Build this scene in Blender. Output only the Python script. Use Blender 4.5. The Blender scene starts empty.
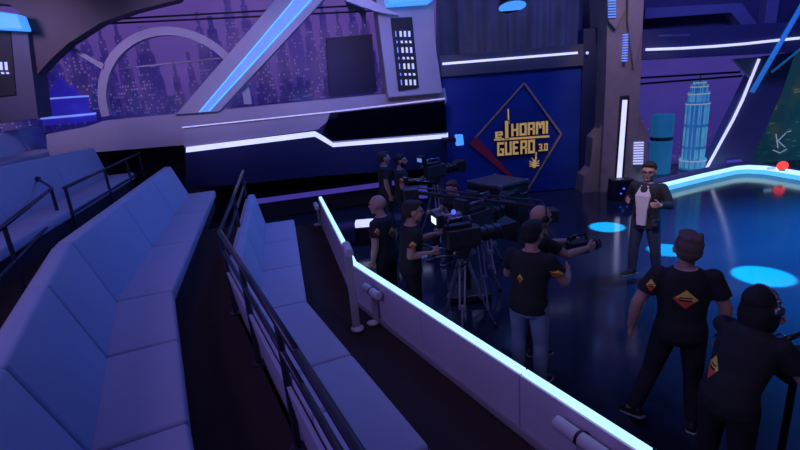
import bpy, bmesh, math, random
from mathutils import Vector, Matrix, Euler
import numpy as np
random.seed(7)
sc = bpy.context.scene
COL = sc.collection
PI = math.pi
# ------------------------------------------------------------------ camera
FPX, PITCH, ROLL, CH = 485.0, math.radians(16.6), math.radians(4.7), 3.2
F = Vector((0, math.cos(PITCH), -math.sin(PITCH)))
R0 = Vector((1, 0, 0)); U0 = R0.cross(F)
RV = R0*math.cos(ROLL) - U0*math.sin(ROLL); UV = RV.cross(F)
CAM = Vector((0, 0, CH))
cd = bpy.data.cameras.new('camera'); cam = bpy.data.objects.new('camera', cd); COL.objects.link(cam)
m3 = Matrix((RV, UV, -F)).transposed(); cam.matrix_world = Matrix.Translation(CAM) @ m3.to_4x4()
cd.sensor_width = 36; cd.lens = FPX/800*36; cd.clip_end = 200
sc.camera = cam
def ray(x, y): return F*FPX + RV*(x-400) + UV*(225-y)
def onz(x, y, z):
    d = ray(x, y); return CAM + d*((z-CH)/d.z)
def ony(x, y, Y):
    d = ray(x, y); return CAM + d*(Y/d.y)
def onp(x, y, P, N):
    d = ray(x, y); return CAM + d*((P-CAM).dot(N)/d.dot(N))

# ------------------------------------------------------------------ materials
def nm(name):
    m = bpy.data.materials.new(name); m.use_nodes = True; nt = m.node_tree
    for n in list(nt.nodes): nt.nodes.remove(n)
    out = nt.nodes.new('ShaderNodeOutputMaterial'); return m, nt, out
def mat(name, col, rough=.6, metal=0, var=.12, scale=8, bump=0, emit=None, es=0, sheen=0, spec=.5):
    m, nt, out = nm(name)
    b = nt.nodes.new('ShaderNodeBsdfPrincipled'); nt.links.new(b.outputs[0], out.inputs[0])
    b.inputs['Roughness'].default_value = rough; b.inputs['Metallic'].default_value = metal
    b.inputs['Specular IOR Level'].default_value = spec
    tc = nt.nodes.new('ShaderNodeTexCoord'); no = nt.nodes.new('ShaderNodeTexNoise')
    no.inputs['Scale'].default_value = scale; no.inputs['Detail'].default_value = 4
    nt.links.new(tc.outputs['Object'], no.inputs['Vector'])
    mx = nt.nodes.new('ShaderNodeMix'); mx.data_type = 'RGBA'
    mx.inputs[6].default_value = (*[c*(1-var) for c in col], 1); mx.inputs[7].default_value = (*[min(1, c*(1+var)) for c in col], 1)
    nt.links.new(no.outputs['Fac'], mx.inputs[0]); nt.links.new(mx.outputs[2], b.inputs['Base Color'])
    if bump:
        bp = nt.nodes.new('ShaderNodeBump'); bp.inputs['Strength'].default_value = bump; bp.inputs['Distance'].default_value = .01
        n2 = nt.nodes.new('ShaderNodeTexNoise'); n2.inputs['Scale'].default_value = scale*12
        nt.links.new(tc.outputs['Object'], n2.inputs['Vector']); nt.links.new(n2.outputs['Fac'], bp.inputs['Height']); nt.links.new(bp.outputs[0], b.inputs['Normal'])
    if emit: b.inputs['Emission Color'].default_value = (*emit, 1); b.inputs['Emission Strength'].default_value = es
    return m
M = {}
M['seat'] = mat('seat_fabric', (.46, .44, .56), .85, var=.06, scale=3, bump=.2)
M['back'] = mat('seat_fabric_blue_lit', (.42, .47, .60), .85, var=.06, scale=3, bump=.2)  # same fabric as the seats, blue light mixed into its colour
M['panel'] = mat('barrier_laminate', (.68, .60, .70), .45, var=.05, scale=2)
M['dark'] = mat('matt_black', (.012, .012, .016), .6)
M['plastic'] = mat('black_plastic', (.02, .02, .025), .35)
M['gear'] = mat('camera_housing', (.035, .035, .042), .38)
M['metal'] = mat('brushed_metal', (.35, .35, .42), .3, .9)
M['rail'] = mat('rail_paint', (.05, .045, .07), .35, .3)
M['carpet'] = mat('brown_carpet', (.04, .018, .02), .95, var=.35, scale=2.5, bump=.3)
M['riser'] = mat('riser_black', (.03, .025, .035), .8)
M['navy'] = mat('navy_paint', (.006, .012, .07), .5)
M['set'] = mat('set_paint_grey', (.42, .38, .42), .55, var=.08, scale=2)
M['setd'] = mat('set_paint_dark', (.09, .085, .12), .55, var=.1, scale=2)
M['brown'] = mat('set_paint_brown', (.085, .062, .066), .6, var=.35, scale=1.2)
M['pillar'] = mat('pillar_stone', (.22, .175, .185), .6, var=.35, scale=2.2, bump=.3)
M['pale'] = mat('pale_fin_paint', (.55, .47, .5), .6)
M['white'] = mat('white_plastic', (.62, .58, .62), .5)
M['gold'] = mat('gold_lettering', (.9, .62, .2), .5, emit=(.9, .55, .15), es=.3)  # own glow added so the letters look brightly lit
M['orange'] = mat('orange_outline', (.5, .3, .2), .5)
M['redp'] = mat('red_paint', (.45, .03, .06), .5)
M['blackp'] = mat('black_letter_outline', (.01, .01, .03), .5)  # dark outline around the gold letters
M['curtain'] = mat('grey_curtain', (.32, .30, .36), .9, var=.25, scale=1.5)
M['skin'] = mat('skin', (.52, .30, .24), .55, var=.08)
M['hairb'] = mat('brown_hair', (.045, .025, .02), .6, var=.4, scale=60, bump=.6)
M['hairk'] = mat('black_hair', (.012, .01, .012), .55, var=.4, scale=60, bump=.6)
M['hairg'] = mat('grey_brown_hair', (.17, .115, .10), .6, var=.4, scale=60, bump=.6)
M['hairr'] = mat('reddish_hair', (.12, .03, .02), .6, var=.4, scale=60, bump=.6)
M['eye'] = mat('eye_dark', (.02, .015, .015), .2)
M['lip'] = mat('lips', (.35, .12, .11), .5)
M['blazer'] = mat('black_blazer', (.02, .02, .03), .75, bump=.2)
M['shirt'] = mat('pale_shirt', (.72, .62, .72), .8)
M['jeansd'] = mat('dark_jeans', (.03, .04, .09), .85, bump=.3)
M['jeans'] = mat('blue_jeans', (.22, .30, .50), .85, var=.25, bump=.3)
M['trouser'] = mat('black_trousers', (.015, .015, .022), .85)
M['shoe'] = mat('black_shoe', (.015, .015, .02), .6)
M['sole'] = mat('white_sole', (.6, .6, .62), .6)
M['yellow'] = mat('yellow_fabric', (.5, .5, .05), .8)
def emi(name, col, s):
    m, nt, out = nm(name)
    b = nt.nodes.new('ShaderNodeBsdfPrincipled'); b.inputs['Base Color'].default_value = (*[c*.6 for c in col], 1)
    b.inputs['Emission Color'].default_value = (*col, 1); b.inputs['Emission Strength'].default_value = s
    tc = nt.nodes.new('ShaderNodeTexCoord'); no = nt.nodes.new('ShaderNodeTexNoise'); no.inputs['Scale'].default_value = 3
    nt.links.new(tc.outputs['Object'], no.inputs['Vector'])
    mr = nt.nodes.new('ShaderNodeMapRange'); mr.inputs[3].default_value = .85*s; mr.inputs[4].default_value = 1.15*s
    nt.links.new(no.outputs['Fac'], mr.inputs[0]); nt.links.new(mr.outputs[0], b.inputs['Emission Strength'])
    nt.links.new(b.outputs[0], out.inputs[0]); return m
M['led'] = emi('led_white_cyan', (.46, .82, 1), 1.25)
M['led2'] = emi('led_white_violet', (.58, .62, 1), 1.15)
M['ledthin'] = emi('led_thin_violet', (.5, .5, .9), .9)
M['ledblue'] = emi('led_blue', (.13, .27, .80), .85)
M['glowsky'] = emi('glow_sky', (.10, .5, .95), 1.1)
M['beamblue'] = emi('beam_deep_blue', (.02, .18, .7), .6)
M['slit'] = emi('slit_light', (.5, .55, 1), .9)
M['slitb'] = emi('slit_blue', (.2, .3, 1), .8)
M['lamp'] = emi('lamp_blue', (.06, .30, 1), 1.1)
M['violet'] = emi('violet_trim', (.10, .07, .55), .45)
M['red'] = emi('red_lamp', (1, .05, .05), 1.5)
M['bluedot'] = emi('blue_tally', (.05, .08, 1), 2)
M['screen'] = emi('viewfinder_screen', (.75, .85, 1), 1.4)
M['mark'] = emi('mark_pale', (.35, .45, .6), .5)
M['teal'] = emi('teal_tube', (.01, .13, .34), .45)

def glass():
    m, nt, out = nm('smoked_glass')
    b = nt.nodes.new('ShaderNodeBsdfPrincipled'); b.inputs['Base Color'].default_value = (.25, .27, .4, 1)
    b.inputs['Roughness'].default_value = .08; b.inputs['Transmission Weight'].default_value = 1; b.inputs['IOR'].default_value = 1.1
    nt.links.new(b.outputs[0], out.inputs[0]); return m
M['glass'] = glass()

class NT:
    def __init__(s, nt): s.nt = nt
    def n(s, t, **k):
        o = s.nt.nodes.new(t)
        for a, v in k.items(): setattr(o, a, v)
        return o
    def m(s, op, a, b=None, c=None):
        o = s.nt.nodes.new('ShaderNodeMath'); o.operation = op
        for i, v in enumerate((a, b, c)):
            if v is None: continue
            if isinstance(v, (int, float)): o.inputs[i].default_value = v
            else: s.nt.links.new(v, o.inputs[i])
        return o.outputs[0]
    def mix(s, f, a, b):
        o = s.nt.nodes.new('ShaderNodeMix'); o.data_type = 'RGBA'
        for i, v in ((0, f), (6, a), (7, b)):
            if isinstance(v, tuple): o.inputs[i].default_value = (*v, 1)
            elif isinstance(v, (int, float)): o.inputs[i].default_value = v
            else: s.nt.links.new(v, o.inputs[i])
        return o.outputs[2]
def city(name, skytop, skylow, layers, base, es, haze=None, scale=1.0):
    """backlit printed skyline: x along the print, z up (object coordinates, metres)"""
    m, nt, out = nm(name); k = NT(nt)
    tc = k.n('ShaderNodeTexCoord'); sp = k.n('ShaderNodeSeparateXYZ'); nt.links.new(tc.outputs['Object'], sp.inputs[0])
    x, z = k.m('MULTIPLY', sp.outputs[0], scale), k.m('MULTIPLY', sp.outputs[2], scale)
    t = k.m('DIVIDE', z, base); t = k.m('MINIMUM', k.m('MAXIMUM', t, 0.), 1.)
    c = k.mix(t, skylow, skytop)
    no = k.n('ShaderNodeTexNoise'); no.inputs['Scale'].default_value = .9; nt.links.new(tc.outputs['Object'], no.inputs['Vector'])
    c = k.mix(k.m('MULTIPLY', no.outputs['Fac'], .45), c, haze or skylow)
    for i, (w, h0, hr, bc, wc, ww, wh, dens) in enumerate(layers):
        cell = k.m('FLOOR', k.m('DIVIDE', k.m('ADD', x, i*3.37), w))
        wn = k.n('ShaderNodeTexWhiteNoise', noise_dimensions='1D'); nt.links.new(k.m('ADD', cell, i*17.1), wn.inputs['W'])
        fx = k.m('ABSOLUTE', k.m('SUBTRACT', k.m('FRACT', k.m('DIVIDE', k.m('ADD', x, i*3.37), w)), .5))
        h = k.m('ADD', k.m('MULTIPLY', wn.outputs[0], hr), h0)
        h = k.m('SUBTRACT', h, k.m('MULTIPLY', k.m('FLOOR', k.m('MULTIPLY', fx, 9.)), hr*.17))   # stepped spires
        inside = k.m('LESS_THAN', z, h)
        c2 = k.mix(k.m('MULTIPLY', wn.outputs[0], .6), bc, tuple(v*1.9 for v in bc))
        cx = k.n('ShaderNodeCombineXYZ')
        nt.links.new(k.m('FLOOR', k.m('DIVIDE', x, ww)), cx.inputs[0]); nt.links.new(k.m('FLOOR', k.m('DIVIDE', z, wh)), cx.inputs[1])
        w2 = k.n('ShaderNodeTexWhiteNoise', noise_dimensions='3D'); nt.links.new(cx.outputs[0], w2.inputs['Vector'])
        lit = k.m('GREATER_THAN', w2.outputs[0], 1-dens)
        gx = k.m('GREATER_THAN', k.m('FRACT', k.m('DIVIDE', x, ww)), .4); gz = k.m('GREATER_THAN', k.m('FRACT', k.m('DIVIDE', z, wh)), .45)
        lit = k.m('MULTIPLY', k.m('MULTIPLY', lit, gx), gz)
        gn = k.n('ShaderNodeTexNoise'); gn.inputs['Scale'].default_value = 1.1; gn.inputs['Detail'].default_value = 3; nt.links.new(tc.outputs['Object'], gn.inputs['Vector'])
        g2 = k.m('MULTIPLY', k.m('MAXIMUM', k.m('SUBTRACT', gn.outputs['Fac'], .42), 0.), 6.)
        c2 = k.mix(k.m('MINIMUM', k.m('MULTIPLY', g2, .35), 1.), c2, tuple(v*.55 for v in wc))
        c2 = k.mix(k.m('MINIMUM', k.m('MULTIPLY', lit, k.m('ADD', g2, .25)), 1.), c2, wc)
        c = k.mix(inside, c, c2)
    b = k.n('ShaderNodeBsdfPrincipled'); b.inputs['Base Color'].default_value = (.02, .02, .04, 1); b.inputs['Roughness'].default_value = .5
    nt.links.new(c, b.inputs['Emission Color']); b.inputs['Emission Strength'].default_value = es
    nt.links.new(b.outputs[0], out.inputs[0]); return m
M['cityL'] = city('city_print_left', (.18, .10, .50), (.03, .02, .28),
    [(.42, 2.7, 2.4, (.035, .018, .20), (.22, .13, .55), .07, .09, .25), (.6, 2.1, 1.9, (.014, .009, .14), (.20, .12, .5), .07, .09, .3),
     (.9, 1.3, 1.6, (.009, .007, .12), (.12, .12, .6), .08, .07, .22), (1.5, .5, .9, (.006, .005, .09), (.25, .27, .8), .30, .05, .14)], 5.5, .62, haze=(.17, .07, .36))
M['cityR'] = city('city_print_right', (.075, .05, .34), (.025, .018, .22),
    [(.30, 1.7, 1.3, (.04, .018, .17), (.12, .07, .35), .05, .07, .12), (.45, 1.2, 1.3, (.018, .010, .12), (.12, .12, .5), .06, .07, .12), (.7, .5, .9, (.01, .006, .09), (.1, .15, .6), .06, .06, .12)], 4, .75)
M['cityS'] = city('city_screen_teal', (.008, .022, .05), (.004, .032, .055),
    [(.7, 2.0, 1.8, (.004, .022, .035), (.08, .10, .06), .30, .07, .10), (1.1, .6, 1.4, (.002, .018, .03), (.02, .09, .12), .2, .05, .12)], 4, 1.0)
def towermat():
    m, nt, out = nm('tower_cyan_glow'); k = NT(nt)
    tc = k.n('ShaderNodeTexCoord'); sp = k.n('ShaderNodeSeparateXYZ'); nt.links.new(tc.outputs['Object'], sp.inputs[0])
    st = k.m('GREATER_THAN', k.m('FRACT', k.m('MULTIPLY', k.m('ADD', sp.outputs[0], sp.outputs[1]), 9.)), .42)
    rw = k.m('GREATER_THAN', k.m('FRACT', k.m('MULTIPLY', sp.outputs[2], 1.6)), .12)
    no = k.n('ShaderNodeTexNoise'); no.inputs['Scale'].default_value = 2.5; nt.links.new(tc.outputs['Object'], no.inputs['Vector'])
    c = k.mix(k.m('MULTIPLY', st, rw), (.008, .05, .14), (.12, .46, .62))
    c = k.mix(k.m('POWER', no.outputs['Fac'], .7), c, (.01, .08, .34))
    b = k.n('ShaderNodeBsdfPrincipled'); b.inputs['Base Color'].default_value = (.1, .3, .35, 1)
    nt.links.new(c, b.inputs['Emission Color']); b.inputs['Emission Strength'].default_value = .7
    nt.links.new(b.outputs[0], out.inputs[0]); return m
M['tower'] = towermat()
def floormat():
    m, nt, out = nm('stage_floor_gloss'); k = NT(nt)
    tc = k.n('ShaderNodeTexCoord'); no = k.n('ShaderNodeTexNoise'); no.inputs['Scale'].default_value = .7; no.inputs['Detail'].default_value = 5
    nt.links.new(tc.outputs['Object'], no.inputs['Vector'])
    b = k.n('ShaderNodeBsdfPrincipled'); nt.links.new(k.mix(no.outputs['Fac'], (.012, .018, .035), (.03, .042, .065)), b.inputs['Base Color'])
    nt.links.new(k.m('ADD', k.m('MULTIPLY', no.outputs['Fac'], .12), .06), b.inputs['Roughness'])
    nt.links.new(b.outputs[0], out.inputs[0]); return m
M['floor'] = floormat()
def bluewall():
    m, nt, out = nm('blue_printed_wall'); k = NT(nt)
    tc = k.n('ShaderNodeTexCoord'); mp = k.n('ShaderNodeMapping'); mp.inputs['Scale'].default_value = (.5, 1, 2.2)
    nt.links.new(tc.outputs['Object'], mp.inputs[0])
    no = k.n('ShaderNodeTexNoise'); no.inputs['Scale'].default_value = 1.6; no.inputs['Detail'].default_value = 6; nt.links.new(mp.outputs[0], no.inputs['Vector'])
    b = k.n('ShaderNodeBsdfPrincipled'); b.inputs['Roughness'].default_value = .45
    nt.links.new(k.mix(no.outputs['Fac'], (.006, .02, .16), (.015, .055, .34)), b.inputs['Base Color'])
    nt.links.new(b.outputs[0], out.inputs[0]); return m
M['bluew'] = bluewall()
def teemat(name, back=None, chest=None, sleeve=None, shade=(.014, .014, .018)):
    """black tee; rhombus emblems at object coordinates: (x, z, half width, half height, side of y)"""
    m, nt, out = nm(name); k = NT(nt)
    tc = k.n('ShaderNodeTexCoord'); sp = k.n('ShaderNodeSeparateXYZ'); nt.links.new(tc.outputs['Object'], sp.inputs[0])
    X, Y, Zc = sp.outputs
    no = k.n('ShaderNodeTexNoise'); no.inputs['Scale'].default_value = 14; nt.links.new(tc.outputs['Object'], no.inputs['Vector'])
    c = k.mix(no.outputs['Fac'], shade, tuple(v*1.6 for v in shade))
    for item, a, s in ((back, X, None), (chest, X, None), (sleeve, Y, None)):
        if not item: continue
        cx, cz, hw, hh, side, thr = item
        u = k.m('SUBTRACT', a, cx); v = k.m('SUBTRACT', Zc, cz)
        d = k.m('ADD', k.m('DIVIDE', k.m('ABSOLUTE', u), hw), k.m('DIVIDE', k.m('ABSOLUTE', v), hh))
        inn = k.m('LESS_THAN', d, 1.)
        oth = Y if a is X else X
        sd = k.m('GREATER_THAN' if side > 0 else 'LESS_THAN', oth, thr)
        red = k.m('LESS_THAN', k.m('ADD', v, k.m('MULTIPLY', u, .25)), -hh*.05)
        cc = k.mix(red, (.95, .68, .12), (.85, .10, .06))
        bar = k.m('LESS_THAN', k.m('ABSOLUTE', k.m('ADD', v, hh*.12)), hh*.09)
        inn2 = k.m('LESS_THAN', k.m('ABSOLUTE', u), hw*.5)
        cc = k.mix(k.m('MULTIPLY', bar, inn2), cc, (.03, .01, .01))
        bar = k.m('LESS_THAN', k.m('ABSOLUTE', k.m('SUBTRACT', v, hh*.15)), hh*.07)
        cc = k.mix(k.m('MULTIPLY', bar, inn2), cc, (.03, .01, .01))
        c = k.mix(k.m('MULTIPLY', inn, sd), c, cc)
    b = k.n('ShaderNodeBsdfPrincipled'); b.inputs['Roughness'].default_value = .85
    nt.links.new(c, b.inputs['Base Color']); nt.links.new(b.outputs[0], out.inputs[0]); return m

# ------------------------------------------------------------------ mesh helpers
def tag(o, label=None, cat=None, group=None, kind=None):
    if label: o['label'] = label
    if cat: o['category'] = cat
    if group: o['group'] = group
    if kind: o['kind'] = kind
    return o
def empty(name, loc, label, cat, rz=0, group=None, s=1):
    o = bpy.data.objects.new(name, None); COL.objects.link(o); o.location = loc; o.rotation_euler = (0, 0, rz); o.scale = (s, s, s)
    o.empty_display_size = .1
    return tag(o, label, cat, group)
class MB:
    def __init__(s): s.bm = bmesh.new()
    def hexa(s, lo, hi):   # two quads of matching order
        a = [s.bm.verts.new(p) for p in lo]; b = [s.bm.verts.new(p) for p in hi]
        n = len(a); s.bm.faces.new(a[::-1]); s.bm.faces.new(b)
        for i in range(n): s.bm.faces.new((a[i], a[(i+1) % n], b[(i+1) % n], b[i]))
        return s
    def prism(s, pts, ext):
        ext = Vector(ext); return s.hexa([Vector(p) for p in pts], [Vector(p)+ext for p in pts])
    def box(s, c, d, rot=None):
        m = Matrix.Translation(Vector(c)) @ (rot.to_matrix().to_4x4() if rot else Matrix()) @ Matrix.Diagonal((d[0], d[1], d[2], 1))
        bmesh.ops.create_cube(s.bm, size=1, matrix=m); return s
    def beam(s, a, b, w, h):
        a, b = Vector(a), Vector(b); d = b-a
        q = d.to_track_quat('Y', 'Z'); return s.box((a+b)/2, (w, d.length, h), q)
    def rod(s, a, b, r, r2=None, seg=12):
        a, b = Vector(a), Vector(b); d = b-a
        m = Matrix.Translation((a+b)/2) @ d.to_track_quat('Z', 'Y').to_matrix().to_4x4()
        bmesh.ops.create_cone(s.bm, cap_ends=True, segments=seg, radius1=r, radius2=r if r2 is None else r2, depth=d.length, matrix=m); return s
    def ball(s, c, r, seg=16):
        r = (r, r, r) if isinstance(r, (int, float)) else r
        bmesh.ops.create_uvsphere(s.bm, u_segments=seg, v_segments=seg//2+2, radius=1, matrix=Matrix.Translation(Vector(c)) @ Matrix.Diagonal((*r, 1))); return s
    def tube(s, pts, r, seg=8):
        for i in range(len(pts)-1): s.rod(pts[i], pts[i+1], r, seg=seg)
        for p in pts[1:-1]: s.ball(p, r*1.02, 8)
        return s
    def loft(s, rings, cap=True):
        vs = [[s.bm.verts.new(p) for p in r] for r in rings]; n = len(vs[0])
        for a, b in zip(vs, vs[1:]):
            for i in range(n): s.bm.faces.new((a[i], a[(i+1) % n], b[(i+1) % n], b[i]))
        if cap: s.bm.faces.new(vs[0][::-1]); s.bm.faces.new(vs[-1])
        return s
    def bevel(s, w, seg=2):
        bmesh.ops.bevel(s.bm, geom=s.bm.edges[:], offset=w, segments=seg, affect='EDGES', profile=.5, clamp_overlap=True); return s
    def build(s, name, m, parent=None, smooth=False, at=None):
        bmesh.ops.recalc_face_normals(s.bm, faces=s.bm.faces)
        if parent is not None:
            inv = None
            if at is None:      # world coordinates -> parent's frame
                p = parent; mw = Matrix.Identity(4)
                while p is not None:
                    mw = Matrix.LocRotScale(p.location, p.rotation_euler, p.scale) @ mw; p = p.parent
                s.bm.transform(mw.inverted())
            org = Vector((0, 0, 0))
        else:
            xs = [v.co for v in s.bm.verts]
            org = Vector(((min(v.x for v in xs)+max(v.x for v in xs))/2, (min(v.y for v in xs)+max(v.y for v in xs))/2, min(v.z for v in xs)))
            for v in s.bm.verts: v.co -= org
        me = bpy.data.meshes.new(name); s.bm.to_mesh(me); s.bm.free()
        me.materials.append(m)
        if smooth:
            for p in me.polygons: p.use_smooth = True
        o = bpy.data.objects.new(name, me); COL.objects.link(o); o.location = org if parent is None else (0, 0, 0)
        if parent is not None: o.parent = parent
        return o
def struct(name, mb, m): return tag(mb.build(name, m), kind='structure')
def copy_tree(o, parent=None):
    c = o.copy(); COL.objects.link(c); c.parent = parent
    for ch in [x for x in bpy.data.objects if x.parent == o]: copy_tree(ch, c)
    return c
def offs(poly, d):
    """offset an open plan polyline to its left side by d (walking from far to near this is away from the stage)"""
    P = [Vector(p[:2]) for p in poly]; out = []
    for i, p in enumerate(P):
        ns = []
        if i > 0: t = (P[i]-P[i-1]).normalized(); ns.append(Vector((t.y, -t.x)))
        if i < len(P)-1: t = (P[i+1]-P[i]).normalized(); ns.append(Vector((t.y, -t.x)))
        n = sum(ns, Vector((0, 0))).normalized(); k = 1/max(.5, n.dot(ns[0])); out.append(p+n*k*d)
    return out
def v3(p, z): return Vector((p[0], p[1], z))

# ------------------------------------------------------------------ room shell
struct('floor', MB().box((1, 8, -.1), (33, 20, .2)), M['floor'])
struct('wall_back', MB().box((1, 17.6, 4), (33, .3, 8.2)), M['setd'])
struct('wall_left', MB().box((-15.4, 8, 4), (.3, 20, 8.2)), M['setd'])
struct('wall_right', MB().box((17.4, 8, 4), (.3, 20, 8.2)), M['setd'])
struct('wall_front', MB().box((1, -1.9, 4), (33, .3, 8.2)), M['setd'])
struct('ceiling', MB().box((1, 8, 8.2), (33, 20, .2)), M['dark'])

# ------------------------------------------------------------------ seating
FR3 = [(-2.07, 9.23), (-1.2, 5.38), (.083, 2.8), (.95, 1.05)]
FR2 = [(-4.0, 10.57), (-2.54, 4.95), (-1.475, 2.69), (-.65, 1.04)]
FR1 = [(-6.0, 11.2), (-4.62, 4.9), (-3.2, 2.06)]
FR0 = [tuple(onz(76, 143, 2.3))[:2], tuple(onz(0, 163, 2.3))[:2], (-5.9, 4.2)]
BAR = [(-1.64, 10.33), (-.61, 6.12), (1.452, 2.43), (2.35, .83)]
def platform(front, z, depth, label, zb=0.0):
    a = offs(front, 0); b = offs(front, depth)
    m = MB()
    for i in range(len(a)-1):
        m.hexa([v3(a[i], zb), v3(a[i+1], zb), v3(b[i+1], zb), v3(b[i], zb)], [v3(a[i], z), v3(a[i+1], z), v3(b[i+1], z), v3(b[i], z)])
    bmesh.ops.remove_doubles(m.bm, verts=m.bm.verts, dist=1e-4)
    o = m.build('seating_platform', M['carpet']); tag(o, label, 'platform', 'stepped seating platforms'); return o
def bench(front, zf, zs, label, depth=.57, lean=.15, thick=.15, backh=.6, cuts=None):
    f0 = Vector((front[1][0], front[1][1], zf))
    root = empty('bench', f0, label, 'bench', group='upholstered audience benches')
    g = .006
    bh = backh if isinstance(backh, (list, tuple)) else [backh]*len(front)
    L0, L1 = offs(front, 0), offs(front, depth)
    Lb = offs(front, depth+lean); Lr = offs(front, depth+lean+thick)
    Lv, Lu = offs(front, .07), offs(front, depth+thick-.02)
    for i in range(len(front)-1):
        n = (cuts or {}).get(i, 1)
        for k in range(n):
            ta, tb = k/n, (k+1)/n
            def q(L, t, e=0):
                d = (L[i+1]-L[i]); return L[i]+d*t+d.normalized()*e
            A = [q(L0, ta, g), q(L0, tb, -g), q(L1, tb, -g), q(L1, ta, g)]
            MB().hexa([v3(p, zs-.15) for p in A], [v3(p, zs) for p in A]).bevel(.035, 3).build('seat_cushion', M['seat'], root, True)
            Lf = offs(front, depth-.035)
            B = [q(Lf, ta, g), q(Lf, tb, -g), q(offs(front, depth+thick), tb, -g), q(offs(front, depth+thick), ta, g)]
            Bt = [q(Lb, ta, g), q(Lb, tb, -g), q(Lr, tb, -g), q(Lr, ta, g)]
            MB().hexa([v3(p, zs-.04) for p in B], [v3(p, zs+bh[i]+(bh[i+1]-bh[i])*t_) for p, t_ in zip(Bt, (ta, tb, tb, ta))]).bevel(.035, 3).build('back_cushion', M['back'], root, True)
    m = MB()
    for i in range(len(front)-1):
        m.hexa([v3(p, zf) for p in (Lv[i], Lv[i+1], Lu[i+1], Lu[i])], [v3(p, zs-.152) for p in (Lv[i], Lv[i+1], Lu[i+1], Lu[i])])
    m.build('plinth', M['riser'], root)
    m = MB()
    A, B = offs(front, depth+thick), offs(front, depth+thick+.03)
    C_, D = offs(front, depth+lean+thick+.005), offs(front, depth+lean+thick+.035)
    for i in range(len(front)-1):
        m.hexa([v3(p, zs-.2) for p in (A[i], A[i+1], B[i+1], B[i])], [v3(p, zs+h_-.05) for p, h_ in ((C_[i], bh[i]), (C_[i+1], bh[i+1]), (D[i+1], bh[i+1]), (D[i], bh[i]))])
    m.build('back_panel', M['seat'], root)
    return root
PZ = [.33, .78, 1.23, 1.82]
platform(offs(BAR, .12), PZ[0], 1.25, 'lowest dark carpeted seating platform between the light-topped barrier and the first bench')
platform(offs(FR3, .80), PZ[1], 1.6, 'dark carpeted aisle platform between the front bench and the long middle bench')
platform(offs(FR2, .98), PZ[2], 2.1, 'dark carpeted platform carrying the bench behind the double handrail')
platform(offs(FR1, .9), PZ[3], 4.0, 'uppermost dark carpeted platform under the back bench')
bench(FR3, PZ[0], .75, 'grey upholstered bench nearest the barrier, behind the long aisle handrail', lean=.09, thick=.13, cuts={0: 3, 1: 2, 2: 1})
bench(FR2, PZ[1], 1.2, 'large curved upholstered bench filling the lower left, with tall blue-lit backrest', lean=.22, thick=.15, backh=[.63, .72, .70, .66], cuts={0: 3, 1: 2, 2: 1})
bench(FR1, PZ[2], 1.65, 'upholstered bench behind the handrail with round knob at the left', lean=.12, thick=.14, backh=[.64, .88, .9], cuts={0: 3, 1: 1})
bench(FR0, PZ[3], 2.3, 'topmost upholstered bench at the left edge under the city window', lean=.12, thick=.14, backh=.5, cuts={0: 3, 1: 1})

def handrail(pts, zf, zt, label, posts, lower=(.22,), r=.027, knob=None):
    root = empty('handrail', v3(pts[0], zf), label, 'handrail', group='dark metal handrails')
    MB().tube([v3(p, zt) for p in pts], r, 10).build('top_rail', M['rail'], root, True)
    for l in lower: MB().tube([v3(p, zt-l) for p in pts], r*.8, 10).build('lower_rail', M['rail'], root, True)
    for s, t in posts:
        p = Vector(pts[s][:2]).lerp(Vector(pts[s+1][:2]), t)
        MB().rod(v3(p, zf), v3(p, zt), r*.95).rod(v3(p, zf), v3(p, zf+.015), r*2.4).build('post', M['rail'], root)
    if knob:
        a, b = knob; MB().rod(a, b, .02).build('end_arm', M['rail'], root); MB().ball(b, .045).build('knob', M['rail'], root, True)
    return root
HR3 = offs(FR3, .81)
e0 = HR3[0].lerp(HR3[1], -.05)
handrail([e0, HR3[1], HR3[2], HR3[3]], PZ[1], 1.77, 'long dark handrail running down the aisle behind the front bench', [(0, .08), (0, .55), (0, 1), (1, .42), (1, .85), (2, .5)])
p1 = onz(64, 188, 2.0); pe = onz(168, 146, 2.0); p0 = onz(52, 188, 2.0)
handrail([p1, onz(105, 169, 2.0), Vector((-6.15, 11.9, 0))], PZ[2], 2.0, 'handrail with one post guarding the far part of the second bench row', [(0, .02), (0, .98), (1, .55), (1, .98)], lower=(.42,))
handrail([p0, onz(0, 229, 2.0), Vector((-3.5, 3.2, 0))], PZ[2], 2.0, 'handrail ending in a round black knob in front of the left bench', [(0, .03), (0, .95)], lower=(.42,), knob=(v3(p0, 2.0), onz(38, 179, 2.1)))
q0 = onz(50, 134, 2.55); q1 = onz(84, 131, 2.55)
handrail([onz(8, 134, 2.55), q0, q1], PZ[3], 2.55, 'short handrail between the top bench and the city window', [(0, .02), (0, .98), (1, .98)], lower=(.3,))

# ------------------------------------------------------------------ barrier
root = empty('barrier', v3(BAR[1], 0), 'mauve panelled barrier with bright white light strip along its top', 'barrier')
Ia, Ib = offs(BAR, .03), offs(BAR, .09)
def seg(L, i, t, e=0):
    d = L[i+1]-L[i]; return L[i]+d*t+d.normalized()*e
for i, cuts in ((0, [0, .5, 1]), (1, [0, .40, .745, 1]), (2, [0, 1])):
    for a, b in zip(cuts, cuts[1:]):
        A = [seg(Ia, i, a, .004), seg(Ia, i, b, -.004), seg(Ib, i, b, -.004), seg(Ib, i, a, .004)]
        MB().hexa([v3(p, 0.01) for p in A], [v3(p, .885) for p in A]).bevel(.004, 1).build('panel', M['panel'], root)
        La, Lb2 = offs(BAR, .012), offs(BAR, .070)
        A = [seg(La, i, a, .01), seg(La, i, b, -.01), seg(Lb2, i, b, -.01), seg(Lb2, i, a, .01)]
        MB().hexa([v3(p, .887) for p in A], [v3(p, .915) for p in A]).build('light_strip', M['led'], root)
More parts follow.
